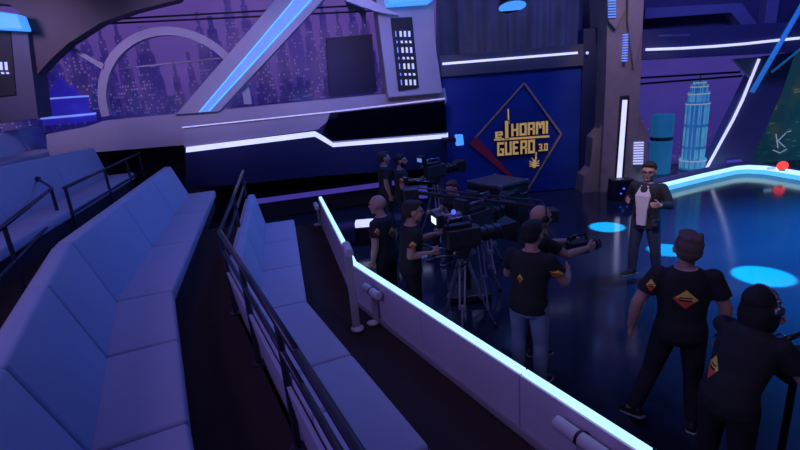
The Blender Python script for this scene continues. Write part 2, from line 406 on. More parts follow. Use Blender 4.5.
for i in (0, 1, 2):
    A = [Ia[i], Ia[i+1], offs(BAR, 0)[i+1], offs(BAR, 0)[i]]
    MB().hexa([v3(p, .01) for p in A], [v3(p, .88) for p in A]).build('stage_side_board', M['riser'], root)
    a, b = offs(BAR, .092), offs(BAR, .115)
    MB().hexa([v3(p, PZ[0]+.005) for p in (a[i], a[i+1], b[i+1], b[i])], [v3(p, PZ[0]+.07) for p in (a[i], a[i+1], b[i+1], b[i])]).build('skirting', M['set'], root)
def barrier_lamp(i, t, label, h=.78, ln=.36):
    d = (Vector(BAR[i+1])-Vector(BAR[i])).normalized(); n = Vector((d.y, -d.x))
    c = Vector(BAR[i]).lerp(Vector(BAR[i+1]), t)+n*.17
    r = empty('barrier_lamp', v3(c, PZ[0]), label, 'lamp', group='white cylindrical lamps on the barrier')
    a, b = c-d*ln/2, c+d*ln/2
    MB().rod(v3(a, h), v3(b, h), .052, seg=20).bevel(.008, 1).build('tube', M['white'], r)
    MB().rod(v3(c-d*.012, h), v3(c+d*.012, h), .055, seg=20).build('strap', M['plastic'], r)
    MB().beam(v3(c, h), v3(c-n*.075, h), .04, .03).build('bracket', M['plastic'], r)
    MB().box(v3(c-n*.02, (h+PZ[0])/2-.02), (.05, .05, h-PZ[0]-.05), Euler((0, 0, math.atan2(d.y, d.x)))).build('post', M['set'], r)
    MB().ball(v3(c+n*.03, PZ[0]+.035), (.075, .06, .035)).build('foot', M['white'], r, True)
barrier_lamp(0, .06, 'white cylindrical lamp at the far end of the barrier, where the light strip begins')
fp = onz(357, 331, PZ[0]); tp_ = ony(341, 250, fp.y)
st_ = empty('barrier_lamp', fp, 'white cylindrical lamp on a tall mauve post standing in the walkway before the barrier bend', 'lamp')
MB().box((fp.x, fp.y, (PZ[0]+tp_.z)/2), (.09, .05, tp_.z-PZ[0]-.06), Euler((0, 0, .2))).bevel(.008, 1).build('post', M['set'], st_)
MB().rod((fp.x+.03, fp.y-.14, tp_.z), (fp.x-.03, fp.y+.14, tp_.z+.01), .052, seg=20).bevel(.008, 1).build('tube', M['white'], st_)
MB().rod((fp.x+.005, fp.y-.012, tp_.z), (fp.x-.005, fp.y+.012, tp_.z), .055, seg=20).build('strap', M['plastic'], st_)
MB().ball((fp.x+.01, fp.y, PZ[0]+.035), (.08, .09, .035)).build('foot', M['white'], st_, True)
barrier_lamp(1, .17, 'white cylindrical lamp just after the bend of the barrier, beside the cameraman')
barrier_lamp(1, .90, 'white cylindrical lamp nearest the viewer at the bottom edge', ln=.42)

# ------------------------------------------------------------------ left set
ang = math.radians(9)
SD = Vector((math.cos(ang), math.sin(ang), 0)); SN = Vector((math.sin(ang), -math.cos(ang), 0)); SP = Vector((1.3, 12.7, 0))
def S(x, y, off=0): return onp(x, y, SP+SN*off, SN)
def slab(pts, off, th, m, name, parent=None, bev=0, label=None, cat=None, group=None):
    mb = MB().prism([S(x, y, off) for x, y in pts], -SN*th)
    if bev: mb.bevel(bev, 2)
    o = mb.build(name, m, parent)
    if label: tag(o, label, cat, group)
    return o
# city print behind
cp = MB().prism([S(-50, 190, -2.6), S(436, 130, -2.6), S(436, -60, -2.6), S(-50, -60, -2.6)], -SN*.06).build('city_backdrop', M['cityL'])
cp.rotation_euler = (0, 0, ang)
cp.data.transform(Matrix.Rotation(-ang, 4, 'Z')); tag(cp, 'violet backlit city skyline print behind the arched window', 'backdrop')
c0 = S(69, 116, -1.4)
dome = empty('model_dome', (c0.x, c0.y, c0.z), 'blue-lit model dome with tiered rings behind the arched window', 'model')
pr_ = [(a*.6, b*.68) for a, b in [(0.0, 2.05), (.03, 1.6), (.05, 1.35), (.12, 1.3), (.2, 1.22), (.22, 1.1), (.42, 1.02), (.55, .85), (.6, .72), (.85, .7), (.85, .6), (.8, .55), (.8, .1), (.95, .05), (.95, -.25)]]
def lathe(mb, c, prof, seg=32):
    mb.loft([[Vector(c)+Vector((max(r, .003)*math.cos(2*PI*k/seg), max(r, .003)*math.sin(2*PI*k/seg), z)) for k in range(seg)] for r, z in prof]); return mb
M['dome'] = mat('dome_blue', (.06, .06, .4), .4, emit=(.03, .02, .5), es=.5, var=.5, scale=3)
lathe(MB(), c0, pr_).build('dome_shell', M['dome'], dome, True)
lathe(MB(), c0, [(.515, .42), (.535, .42), (.535, .46), (.515, .46)]).build('lit_ring', M['slitb'], dome)
lathe(MB(), c0, [(.575, -.02), (.595, -.02), (.595, .03), (.575, .03)]).build('lit_ring', M['slitb'], dome)
# sill wall
slab([(46, 134), (86, 127), (103, 121), (187, 113), (220, 110), (385, 94), (445, 88), (447, 101), (185, 128), (185, 145), (98, 152), (48, 156)], 0, .5, M['set'], 'sill_wall', label='long mauve-grey sill wall under the city window', cat='wall panel')
# window arch
aw = empty('arched_window_frame', S(178, 113), 'grey ring-shaped arch with diagonal strut framing the violet city view', 'window frame')
cc = S(177, 104, -.1); r1 = (S(98, 102, -.1)-cc).length
def ring(c, ra, rb, a0, a1, th, n=48):
    out, inn = [], []
    m = MB(); rings = []
    for k in range(n+1):
        a = a0+(a1-a0)*k/n; e = SD*math.cos(a)+Vector((0, 0, 1))*math.sin(a)
        rings.append([c+e*ra, c+e*rb, c+e*rb-SN*th, c+e*ra-SN*th])
    return m.loft(rings)
ring(cc, r1, r1-.18, math.radians(-5), math.radians(185), .18).build('arch_ring', M['set'], aw)
MB().prism([S(64, 43, -.1), S(66, 47, -.1), S(103, 70, -.1), S(106, 65, -.1)], -SN*.12).build('strut', M['set'], aw)
# diagonal beam
db = empty('diagonal_beam', S(197, 113, .05), 'grey diagonal beam with a glowing blue light channel', 'beam')
MB().prism([S(x, y, .08) for x, y in ((175, 115), (275, 0), (312, -42), (362, -42), (323, 0), (219, 112))], -SN*.35).bevel(.02, 1).build('beam_body', M['set'], db)
MB().prism([S(x, y, .10) for x, y in ((198, 112.5), (293, 0), (325, -38), (348, -38), (313, 0), (210, 111.5))], -SN*.03).build('light_channel', M['ledblue'], db)
for a, b in (((199.5, 112), (294.5, -1)), ((209, 111), (311.5, -1))):
    MB().rod(S(*a, .115), S(*b, .115), .012).build('edge_light', M['glowsky'], db)
# cables across the view
for (a, b, lab) in (((100, 20), (385, 4), 'upper dark cable strung across the city window'), ((98, 24), (372, 11), 'lower dark cable strung across the city window')):
    tag(MB().rod(S(*a, -.9), S(*b, -.9), .022).build('cable', M['dark']), lab, 'cable')
for (a, b, lab) in (((118, 69), (260, 54), 'thin mauve horizontal bar crossing the middle of the arch'),):
    tag(MB().rod(S(*a, -.6), S(*b, -.6), .02).build('crossbar', M['set']), lab, 'bar')
# right slotted pillar of the window
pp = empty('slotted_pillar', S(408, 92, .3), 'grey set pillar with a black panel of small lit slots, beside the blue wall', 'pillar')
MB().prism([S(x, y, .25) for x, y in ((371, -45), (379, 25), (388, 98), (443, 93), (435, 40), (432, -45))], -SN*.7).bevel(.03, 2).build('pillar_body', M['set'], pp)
MB().prism([S(x, y, .28) for x, y in ((390.5, 18), (412, 17), (419, 88), (398.5, 91))], -SN*.05).build('slot_panel', M['dark'], pp)
for cI in range(4):
    for rI in range(7):
        y0 = 31+rI*8.1; hh = 5.6 if rI % 2 == 0 else 2.4
        if rI % 2: y0 += 1.6
        sx = (y0-31)*.115
        x0 = 395.6+cI*4.3+sx; w = 2.1 if cI else 1.0
        MB().prism([S(x0, y0+hh, .295), S(x0+w, y0+hh, .295), S(x0+w-.4, y0, .295), S(x0-.4, y0, .295)], -SN*.02).build('lit_slot', M['slit' if cI else 'slitb'], pp)
la = MB().prism([S(x, y, .9) for x, y in ((387, -12), (389, 4), (433, 1), (432, -14))], SN*-.55).bevel(.02, 1).build('blue_lamp_box', M['lamp'])
tag(la, 'blue glowing lamp box over the slotted pillar at the top edge', 'lamp')
slab([(340, -14), (369, -1), (399, 15), (381, 13), (360, 6), (344, 0)], .55, .12, M['pale'], 'pale_fin', label='pale beige pointed fin at the top beside the slotted pillar', cat='fin')
slab([(338, -8), (345, 0), (350, 12), (358, 10), (366, 24), (366, 12), (360, 2), (352, -8)], -.3, .1, M['dark'], 'dark_fin', label='black spiky fin hanging under the pale fin', cat='fin')
slab([(326, 38), (372, 34), (377, 92), (330, 97)], -1.6, .5, M['navy'], 'dark_booth_block', label='dark navy block standing behind the window right of the diagonal beam', cat='block')
# left wedge and pillar
slab([(-60, -45), (205, -45), (178, 0), (133, 11), (100, 23), (67, 42), (50, 60), (33, 79), (29, 82), (25, 40), (22, 12), (10, 3), (-60, 0)], .35, .4, M['brown'], 'corner_wedge', bev=.03, label='big brown slanting wedge in the upper left corner', cat='set panel')
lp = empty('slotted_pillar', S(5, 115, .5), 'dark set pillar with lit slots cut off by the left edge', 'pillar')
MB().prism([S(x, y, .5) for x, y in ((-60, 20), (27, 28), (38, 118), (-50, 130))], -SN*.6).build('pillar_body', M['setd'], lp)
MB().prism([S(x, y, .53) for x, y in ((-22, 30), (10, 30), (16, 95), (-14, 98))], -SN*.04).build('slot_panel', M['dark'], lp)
for k in range(3):
    for r_ in range(2):
        x0 = -5+k*5+r_*1.5; y0 = 62+r_*10
        MB().prism([S(x0, y0+(8 if r_ == 0 else 2), .545), S(x0+2.6, y0+(8 if r_ == 0 else 2), .545), S(x0+1.8, y0, .545), S(x0-.8, y0, .545)], -SN*.02).build('lit_slot', M['slit'], lp)
tag(MB().prism([S(x, y, .95) for x, y in ((-40, 6), (-38, 27), (23, 30), (17, 14))], -SN*.35).bevel(.03, 2).build('blue_lamp_box', M['lamp']), 'blue glowing lamp box at the left edge above the slots', 'lamp')

# balcony
bl = empty('balcony', S(320, 170, .35), 'dark navy balcony front with stepped white light line and glass rail', 'balcony')
MB().prism([S(x, y, .3) for x, y in ((183, 131), (447, 103), (448, 168), (320, 176), (242, 184), (186, 190))], -SN*.35).bevel(.02, 1).build('fascia', M['navy'], bl)
MB().prism([S(x, y, .34) for x, y in ((183, 129), (330, 113), (446, 100), (446, 104), (330, 119), (318, 129.5), (184, 147.5))], -SN*.05).build('upper_band', M['set'], bl)
ledp = [(186, 150), (315, 134), (333, 144.5), (448, 135.5)]
def ledband(pts, hw, off, th, m, name, parent):
    up = [S(x, y-hw, off) for x, y in pts]; dn = [S(x, y+hw, off) for x, y in pts]
    mb = MB()
    for i in range(len(pts)-1): mb.hexa([up[i], up[i+1], dn[i+1], dn[i]], [p-SN*th for p in (up[i], up[i+1], dn[i+1], dn[i])])
    return mb.build(name, m, parent)
ledband(ledp, 2.6, .36, .06, M['led2'], 'stepped_light_strip', bl)
ledband([(182, 127.5), (330, 112), (445, 98.5)], .55, .40, .03, M['ledthin'], 'rail_light', bl)
MB().prism([S(x, y, .385) for x, y in ((330, 113), (445, 100), (447, 134), (333, 143), (322, 135))], -SN*.012).build('glass_pane', M['glass'], bl)
MB().prism([S(x, y, .37) for x, y in ((340, 113), (444, 101.5), (446, 131), (336, 140), (326, 133))], -SN*.02).build('dark_infill', M['dark'], bl)
el = MB().prism([S(x, y, .75) for x, y in ((456, 135), (463, 134.5), (464, 145), (457, 146))], -SN*.12).bevel(.01, 1).build('box_light', M['lamp'])
tag(el, 'small cyan box light at the right end of the balcony', 'light')
MB().prism([S(x, y, .72) for x, y in ((445, 139), (457, 138), (457, 142), (446, 143))], -SN*.42).build('light_arm', M['dark'], el)
# undercroft: dark wall under the balcony and low platform with violet trim
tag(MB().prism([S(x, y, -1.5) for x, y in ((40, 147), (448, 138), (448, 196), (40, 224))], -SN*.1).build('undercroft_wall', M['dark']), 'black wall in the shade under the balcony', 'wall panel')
lb = empty('low_stage_ledge', S(320, 200, .5), 'low black ledge with violet lit edge under the balcony', 'ledge')
zz = .5
a, b = onz(258, 201, zz), onz(384, 184, zz); a.y = max(a.y, 0)
d = (b-a).normalized(); nrm = Vector((d.y, -d.x, 0)); b2 = b+d*.5; a2 = a-d*.1
LZ = lambda p, z: Vector((p.x, p.y, z))
MB().hexa([LZ(a2, .01), LZ(b2, .01), LZ(b2-nrm*.7, .01), LZ(a2-nrm*.7, .01)], [LZ(a2, zz+.06), LZ(b2, zz+.06), LZ(b2-nrm*.7, zz+.06), LZ(a2-nrm*.7, zz+.06)]).build('ledge_body', M['riser'], lb)
MB().hexa([LZ(a2+nrm*.02, zz-.07), LZ(b2+nrm*.02, zz-.07), LZ(b2+nrm*.001, zz-.07), LZ(a2+nrm*.001, zz-.07)], [LZ(a2+nrm*.02, zz+.06), LZ(b2+nrm*.02, zz+.06), LZ(b2+nrm*.001, zz+.06), LZ(a2+nrm*.001, zz+.06)]).build('lit_edge', M['violet'], lb)

# ------------------------------------------------------------------ blue wall with the show's name
YW = 12.8
def W(x, y, Y=YW): return ony(x, y, Y)
xl, xr = W(437, 120).x, W(580, 120).x
zt, zh = W(510, 50).z, W(510, 72).z
bw = empty('blue_wall', ((xl+xr)/2, YW, 0), 'deep blue set wall with diamond emblem and yellow show title', 'wall panel')
MB().box(((xl+xr)/2, YW+.1, (zh+.02)/2), (xr-xl, .2, zh-.02)).build('wall_board', M['bluew'], bw)
MB().box(((xl+xr)/2, YW+.06, (zh+zt)/2), (xr-xl+.05, .28, zt-zh)).bevel(.02, 1).build('header', M['setd'], bw)
za = W(442, 63).z; zb_ = W(577, 54).z
MB().beam((W(442, 63).x, YW-.10, (za+zb_)/2), (W(576, 54).x, YW-.10, (za+zb_)/2), .04, .055).build('light_line', M['led2'], bw)
MB().box((xl+.02, YW+.03, zt/2+.05), (.10, .25, zt+.06)).build('edge_post', M['setd'], bw)
# diamond outline
yd = YW-.015
T, L_, Rr, B_ = (ony(524, 83, yd), ony(475, 138, yd), ony(561, 134, yd), ony(526, 192, yd))
for p in (T, L_, Rr, B_): p.y = yd
em = empty('diamond_emblem', (T.x, yd, B_.z), 'diamond outline with red lower bar, yellow block lettering and ant figure on the blue wall', 'emblem')
def strip(a, b, w, m, name, th=.03):
    MB().beam((a.x, yd-.02, a.z), (b.x, yd-.02, b.z), th, w).build(name, m, em)
def strip2(a, b, wa, wb, m, name):
    d = (b-a).normalized(); n = Vector((-d.z, 0, d.x))
    MB().prism([a+n*wa/2, b+n*wb/2, b-n*wb/2, a-n*wa/2], (0, -.035, 0)).build(name, m, em)
strip2(T, L_, .045, .045, M['orange'], 'outline_bar'); strip2(T, Rr, .045, .045, M['orange'], 'outline_bar'); strip2(Rr, B_, .045, .045, M['orange'], 'outline_bar')
strip2(L_+Vector((-.06, 0, -.05)), B_.lerp(L_, .25), .26, .07, M['redp'], 'red_bar')
GL = {'H': [(0, 0, 1, 7), (3, 0, 1, 7), (1, 3, 2, 1)], 'O': [(0, 0, 1, 7), (3, 0, 1, 7), (1, 0, 2, 1), (1, 6, 2, 1)],
 'R': [(0, 0, 1, 7), (1, 6, 2, 1), (3, 3.5, 1, 3.5), (1, 2.8, 2, 1), (3, 0, 1, 2.8)], 'M': [(0, 0, 1, 7), (4, 0, 1, 7), (1, 5.2, 1, 1.8), (3, 5.2, 1, 1.8), (2, 3.4, 1, 2.6)],
 'I': [(0, 0, 1, 7)], 'G': [(0, 0, 1, 7), (1, 0, 2, 1), (3, 0, 1, 3.6), (2, 2.8, 1, .9), (1, 6, 3, 1)], 'U': [(0, 0, 1, 7), (3, 0, 1, 7), (1, 0, 2, 1)],
 'E': [(0, 0, 1, 7), (1, 0, 2.4, 1), (1, 3, 1.8, 1), (1, 6, 2.4, 1)], 'l': [(0, 0, 1, 8.5)],
 'e': [(0, 0, 1, 5), (1, 0, 2.4, 1), (1, 4, 2, 1), (3, 2.1, 1, 2.9), (1, 2.1, 2, .9)],
 '3': [(0, 0, 3, 1), (3, 0, 1, 7), (0, 6, 3, 1), (1, 3, 2, 1)], '0': [(0, 0, 1, 7), (3, 0, 1, 7), (1, 0, 2, 1), (1, 6, 2, 1)], '.': [(0, 0, 1, 1)]}
WD = {'M': 5, 'I': 1, 'l': 1, '.': 1}
def word(txt, px0, px1, pyt, pyb, name='letter'):
    a = ony(px0, (pyt+pyb)/2, yd); b = ony(px1, (pyt+pyb)/2, yd)
    t = ony((px0+px1)/2, pyt, yd); bo = ony((px0+px1)/2, pyb, yd)
    tot = sum(WD.get(c, 4) for c in txt)+.9*(len(txt)-1); u = (b.x-a.x)/tot; v = (t.z-bo.z)/7
    x = a.x
    for c in txt:
        for g_, (m, grow, yo) in enumerate(((M['blackp'], .5, .03), (M['gold'], .12, .05))):
            mb = MB()
            for (gx, gz, gw, gh) in GL[c]:
                x0 = x+(gx-grow)*u; x1 = x+(gx+gw+grow)*u; z0 = bo.z+(gz-grow)*v; z1 = bo.z+(gz+gh+grow)*v
                mb.box(((x0+x1)/2, yd-yo, (z0+z1)/2), (x1-x0, .03+.001*random.random(), z1-z0))
            mb.build(name if g_ else 'letter_outline', m, em)
        x += (WD.get(c, 4)+.9)*u
word('e', 495, 502, 129, 138); word('l', 505, 507.5, 124, 138)
word('HORMI', 511, 547, 122.5, 134.5); word('GUERO', 497, 534, 141, 154); word('3.0', 538, 547, 143.5, 150.5)
strip2(ony(494, 139.7, yd), ony(549, 136.2, yd), .05, .05, M['gold'], 'divider_line')
strip2(ony(508, 109, yd), ony(508.5, 124, yd), .03, .03, M['gold'], 'hanging_line'); strip2(ony(536, 152, yd), ony(535.5, 161, yd), .025, .025, M['gold'], 'hanging_line')
an = MB(); ac = ony(534, 165, yd); ac.y = yd-.03
an.ball(ac, (.06, .02, .075)).ball(ac+Vector((0, 0, .1)), (.045, .02, .045))
for sx in (-1, 1):
    for k in range(3): an.rod(ac+Vector((0, 0, .02*k-.02)), ac+Vector((sx*.13, 0, .07*k-.02)), .012)
    an.rod(ac+Vector((0, 0, .12)), ac+Vector((sx*.07, 0, .2)), .01)
an.build('ant_figure', M['gold'], em)
# navy column beside
c1, c2 = ony(581, 110, 12.75).x, ony(607, 110, 12.75).x
tag(MB().box(((c1+c2)/2, 12.95, ony(590, 28, 12.75).z/2), (c2-c1, .4, ony(590, 28, 12.75).z)).bevel(.04, 3).build('navy_column', M['navy'], None, True), 'tall rounded navy column between the blue wall and the stone pillar', 'column')
tag(MB().rod(ony(587, 53, 12.7), ony(587, 53, 12.7)+Vector((0, -.03, 0)), .035).build('spot_bulb', M['slit']), 'tiny round light on the navy column', 'light')
# curtain
mb = MB(); top = 7.9; n = 90; x0, x1 = -2.5, 6.2; pts = []
rings = []
for k in range(n+1):
    x = x0+(x1-x0)*k/n; y = 16.0+.14*math.sin(k*1.35)+.06*math.sin(k*.57)
    rings.append([Vector((x, y, .05)), Vector((x, y, top)), Vector((x, y+.02, top)), Vector((x, y+.02, .05))])
tag(mb.loft(rings).build('stage_curtain', M['curtain'], None, True), 'grey pleated curtain hanging above the blue wall', 'curtain')
hl = empty('hanging_lamp', ony(510, -2, 13.0), 'blue-lit round studio lamp at the top edge above the blue wall', 'lamp')
hp = ony(511, -8, 13.0)
MB().rod(hp, hp+Vector((0, -.12, -.34)), .26, .34, 24).build('lamp_housing', M['plastic'], hl)
MB().rod(hp+Vector((0, -.12, -.34)), hp+Vector((0, -.125, -.36)), .33, .33, 24).build('lamp_lens', M['lamp'], hl)
MB().rod(hp, hp+Vector((0, 0, 3.1)), .02).build('hanger', M['dark'], hl)

# ------------------------------------------------------------------ stone pillar
YP = 12.2
def Pp(x, y, Y=YP): return ony(x, y, Y)
sp_ = empty('stone_pillar', (Pp(618, 190).x, YP+.4, 0), 'tall brown-grey sculpted pillar with vertical white light bar', 'pillar')
def pslab(pts, Y, th, m, name, bev=.02, smooth=False):
    mb = MB().prism([ony(x, y, Y) for x, y in pts], (0, th, 0))
    if bev: mb.bevel(bev, 2)
    return mb.build(name, m, sp_)
pslab([(606, -60), (648, -60), (644, 0), (642, 40), (639, 120), (634, 191), (600, 193), (604, 120), (606, 75), (607, 30)], YP, 1.0, M['pillar'], 'shaft')
pslab([(604, 72), (609, 105), (602, 122), (601, 129), (593, 138), (591, 168), (584, 176), (582, 194), (603, 193)], YP+.12, .7, M['pillar'], 'left_buttress')
pslab([(639, 112), (648, 135), (647, 168), (653, 176), (652, 190), (632, 192)], YP+.12, .7, M['pillar'], 'right_buttress')
pslab([(606, -60), (627, -60), (626, 8), (616, 30), (609, 22), (607, 0)], YP-.1, .12, M['pillar'], 'upper_left_panel')
pslab([(629, -60), (646, -60), (643, 30), (634, 70), (628, 22)], YP-.1, .12, M['pillar'], 'upper_right_panel')
pslab([(620.5, 96), (630, 95), (624, 182), (615, 183)], YP-.03, .04, M['dark'], 'light_channel')
pslab([(623, 100), (627.5, 100), (621.5, 180), (617, 180)], YP-.06, .03, M['led2'], 'glow_bar', 0)
for k in range(9): pslab([(602.3-k*.15, 143+k*2.5), (607.5-k*.15, 142.8+k*2.5), (607.4-k*.15, 144.3+k*2.5), (602.2-k*.15, 144.5+k*2.5)], YP+.09, .04, M['slitb'], 'left_slat_light', 0)
for k in range(9): pslab([(634.5-k*.1, 142.3+k*2.6), (644-k*.1, 142+k*2.6), (644-k*.1, 143.4+k*2.6), (634.5-k*.1, 143.7+k*2.6)], YP-.04, .05, M['slit'], 'right_slat_light', 0)
for k in range(10): pslab([(608.5, -8+k*2.7), (616, -8.2+k*2.7), (616, -6.8+k*2.7), (608.5, -6.6+k*2.7)], YP-.13, .04, M['ledblue'], 'upper_slat_light', 0)
for k in range(11): pslab([(625.2-k*.12, 34+k*2.6), (628.6-k*.12, 34+k*2.6), (628.5-k*.12, 35.2+k*2.6), (625.1-k*.12, 35.2+k*2.6)], YP-.13, .14, M['slitb'], 'dot_light', 0)
# monitor speaker beside the pillar
p = onz(623, 199, 0)
ms = empty('floor_speaker', p, 'small black floor speaker with blue lights in front of the stone pillar', 'speaker')
MB().hexa([p+Vector(v) for v in ((-.28, -.15, .0), (.28, -.15, 0), (.28, .3, 0), (-.28, .3, 0))], [p+Vector(v) for v in ((-.26, 0, .48), (.26, 0, .48), (.26, .28, .48), (-.26, .28, .48))]).bevel(.02, 2).build('cabinet', M['plastic'], ms)
for dx, dz in ((-.1, .16), (.06, .16), (-.02, .27)): MB().ball(p+Vector((dx, -.13+dz*.28, dz)), (.04, .02, .025), 10).build('blue_light', M['bluedot'], ms, True)

# ------------------------------------------------------------------ right set
rb = MB().prism([ony(x, y, 15) for x, y in ((604, 196), (800, 184), (800, 20), (604, 20))], (0, .06, 0)).build('city_backdrop', M['cityR'])
tag(rb, 'violet city skyline print behind the cyan model tower', 'backdrop')
for a, b, lab in (((640, 78), (740, 72), 'upper dark cable across the right skyline'), ((640, 84), (742, 76), 'lower dark cable across the right skyline')):
    MB().rod(ony(*a, 14.98), ony(*b, 14.98), .03).build('cable_line', M['dark'], rb)
Yh = 13.0
hd = empty('overhead_canopy', ony(720, 40, Yh), 'dark blue overhead canopy with curved white light line at the upper right', 'canopy')
def hslab(pts, Y, th, m, name, bev=.01):
    mb = MB().prism([ony(x, y, Y) for x, y in pts], (0, th, 0))
    if bev: mb.bevel(bev, 1)
    return mb.build(name, m, hd)
M['canopy'] = mat('canopy_blue', (.05, .055, .13), .5, var=.1)
M['canopyl'] = mat('canopy_light_blue', (.14, .14, .27), .5, var=.1)
hslab([(640, 30), (900, 16), (900, 46), (760, 54), (640, 60)], Yh, .5, M['canopy'], 'lower_fascia')
hslab([(640, -60), (900, -60), (900, 16), (640, 30)], Yh+.6, .2, M['canopy'], 'upper_board')
hslab([(645, 8), (742, 3), (763, 31), (748, 33), (731, 12), (645, 19)], Yh+.3, .3, M['canopyl'], 'angled_frame')
hslab([(772, -30), (784, -30), (776, 28), (764, 29)], Yh+.3, .3, M['canopyl'], 'slanted_rib')
hslab([(658, 35), (690, 34), (690, 36), (658, 37)], Yh-.02, .04, M['canopyl'], 'pale_slot')
lp_ = [ony(x, y, Yh-.03) for x, y in ((646, 49.6), (680, 48.4), (715, 46.3), (745, 43.8), (775, 40.5), (810, 37), (870, 31))]
MB().tube(lp_, .032, 10).build('curved_light_line', M['led2'], hd, True)
# slanting leg
lg = empty('slanted_leg', ony(725, 170, 13.7), 'violet-blue slanted leg edged with a white light line', 'set leg')
MB().prism([ony(x, y, 13.7) for x, y in ((760, 57), (796, 52), (783, 90), (765, 130), (744, 178), (700, 183), (706, 168))], (0, .3, 0)).bevel(.02, 1).build('leg_body', M['canopyl'], lg)
MB().prism([ony(x, y, 13.64) for x, y in ((733, 59), (759, 57), (751, 78))], (0, .1, 0)).build('corner_gusset', M['set'], lg)
MB().tube([ony(x, y, 13.64) for x, y in ((759, 59), (750.5, 80), (742.5, 100), (733, 120), (722, 140), (706.7, 168))], .038, 8).build('light_line', M['led2'], lg, True)
MB().rod(ony(812, -12, 12.95), ony(752, 92, 12.95), .06).build('haze_beam_rod', M['beamblue'], hd, True)  # light beam in the haze, shaped as a solid glowing rod
MB().rod(ony(812, 40, 12.96), ony(772, 72, 12.96), .03).build('thin_light_tube', M['teal'], hd, True)
# teal screen
scn = empty('led_screen', ony(780, 160, 14.1), 'dark teal screen showing a night city at the right edge', 'screen')
o = MB().prism([ony(x, y, 14.1) for x, y in ((790, 50), (900, 40), (900, 190), (738, 172), (752, 150), (770, 105))], (0, .08, 0)).build('screen_panel', M['cityS'], scn)
for pts in (((776, 134), (778, 148)), ((786, 133), (778, 141), (785, 147)), ((773, 150), (780, 153), (787, 149)), ((766, 86), (770, 98), (764, 108), (761, 116)), ((787, 132), (791, 131))):
    MB().tube([ony(x, y, 14.08) for x, y in pts], .014, 6).build('pale_scribble', M['mark'], scn)
# model tower
t0 = ony(698, 172, 13.9); k = 13.9/FPX*1.02
tw = empty('model_tower', (t0.x, 14.0, 0), 'cyan-lit art deco model tower in front of the violet skyline', 'model')
def tz(y): return ony(698, y, 13.9).z
tcx = ony(698.5, 120, 13.9).x
for yb, yt, ra, nme in ((180, 160, .33, 'tower_base'), (160, 104, .285, 'tower_shaft'), (104, 94, .25, 'tower_tier'), (94, 87, .20, 'tower_tier'), (87, 83, .14, 'crown')):
    zb, zt2 = max(.02, tz(yb)), tz(yt); mb = MB().rod((tcx, 14.0, zb), (tcx, 14.0, zt2), ra, seg=12)
    for k_ in range(12):
        a = 2*PI*(k_+.5)/12; mb.box((tcx+ra*1.0*math.cos(a), 14.0+ra*math.sin(a), (zb+zt2)/2+.03), (.035, .035, zt2-zb+.06), Euler((0, 0, a)))
    mb.build(nme, M['tower'], tw)
    MB().rod((tcx, 14.0, zt2-.015), (tcx, 14.0, zt2+.015), ra+.03, seg=24).build('cornice', M['mark'], tw)
cx = tcx; MB().rod((cx, 14, tz(84)), (cx, 14, tz(74)), .02, .006).build('mast', M['dark'], tw)
c = ony(664.5, 150, 13.6); tb = empty('glowing_cylinder', (c.x, 13.8, 0), 'teal glowing cylinder left of the model tower', 'cylinder')
zb, zt2 = .02, ony(664, 115, 13.6).z
MB().rod((c.x, 13.8, zb), (c.x, 13.8, zt2), .29, seg=32).bevel(.01, 1).build('cylinder_body', M['teal'], tb)
zm = ony(664, 139, 13.6).z; MB().rod((c.x, 13.8, zm-.05), (c.x, 13.8, zm+.05), .296, seg=32).build('dark_band', M['navy'], tb)
# rear plinth behind the kerb hides the feet of the models
# kerb
kp = [(600, 207), (650, 195), (668, 190.5), (702, 182), (735, 174.5), (747, 173.5), (765, 174.5), (800, 180.5), (850, 189)]
KP = [onz(x, y, 0) for x, y in kp]; KP = KP[1:]
kb = empty('stage_kerb', KP[3], 'raised stage edge with bright white-cyan light band at the right', 'kerb')
for name, z0, z1, m, dd in (('light_band', .12, .24, M['led'], 0), ('top_slab', .24, .27, M['canopyl'], .02), ('reflection_band', 0.002, .12, M['glowsky'], 0)):  # blue band: the light's floor reflection, built as a glowing strip
    mb = MB()
    for i in range(len(KP)-1):
        A, B = KP[i], KP[i+1]
        if i == 0 and name != 'base_strip': pass
        a, b = Vector((A.x, A.y-dd, 0)), Vector((B.x, B.y-dd, 0)); w = Vector((0, .35, 0))
        mb.hexa([LZ(a, z0), LZ(b, z0), LZ(b+w, z0), LZ(a+w, z0)], [LZ(a, z1), LZ(b, z1), LZ(b+w, z1), LZ(a+w, z1)])
    mb.build(name, m, kb)
q = ony(784, 167, 12.1)
rl = empty('red_beacon', (q.x, 12.2, .21), 'round red glowing lamp on the stage edge below the teal screen', 'lamp')
MB().ball((q.x, 12.15, q.z+.02), (.14, .1, .12)).build('lamp_globe', M['red'], rl, True); MB().rod((q.x, 12.15, .2), (q.x, 12.15, q.z), .07).build('lamp_foot', M['dark'], rl)
for px, lab in ((774, 'small glowing white card left of the red lamp'), (794, 'small glowing white card right of the red lamp')):
    w_ = ony(px, 169+(px-774)*.12, 12.0); tag(MB().box((w_.x, 12.1, w_.z), (.2, .06, .06)).bevel(.01, 1).build('glow_bar', M['slit']), lab, 'light')  # white cards given a glow of their own
w_ = ony(737, 163, 13.5); tag(MB().box((w_.x, 13.62, (w_.z+.07)/2), (.42, .1, w_.z+.07)).bevel(.02, 1).build('violet_lamp', M['violet']), 'low violet light box at the foot of the slanted leg', 'light')

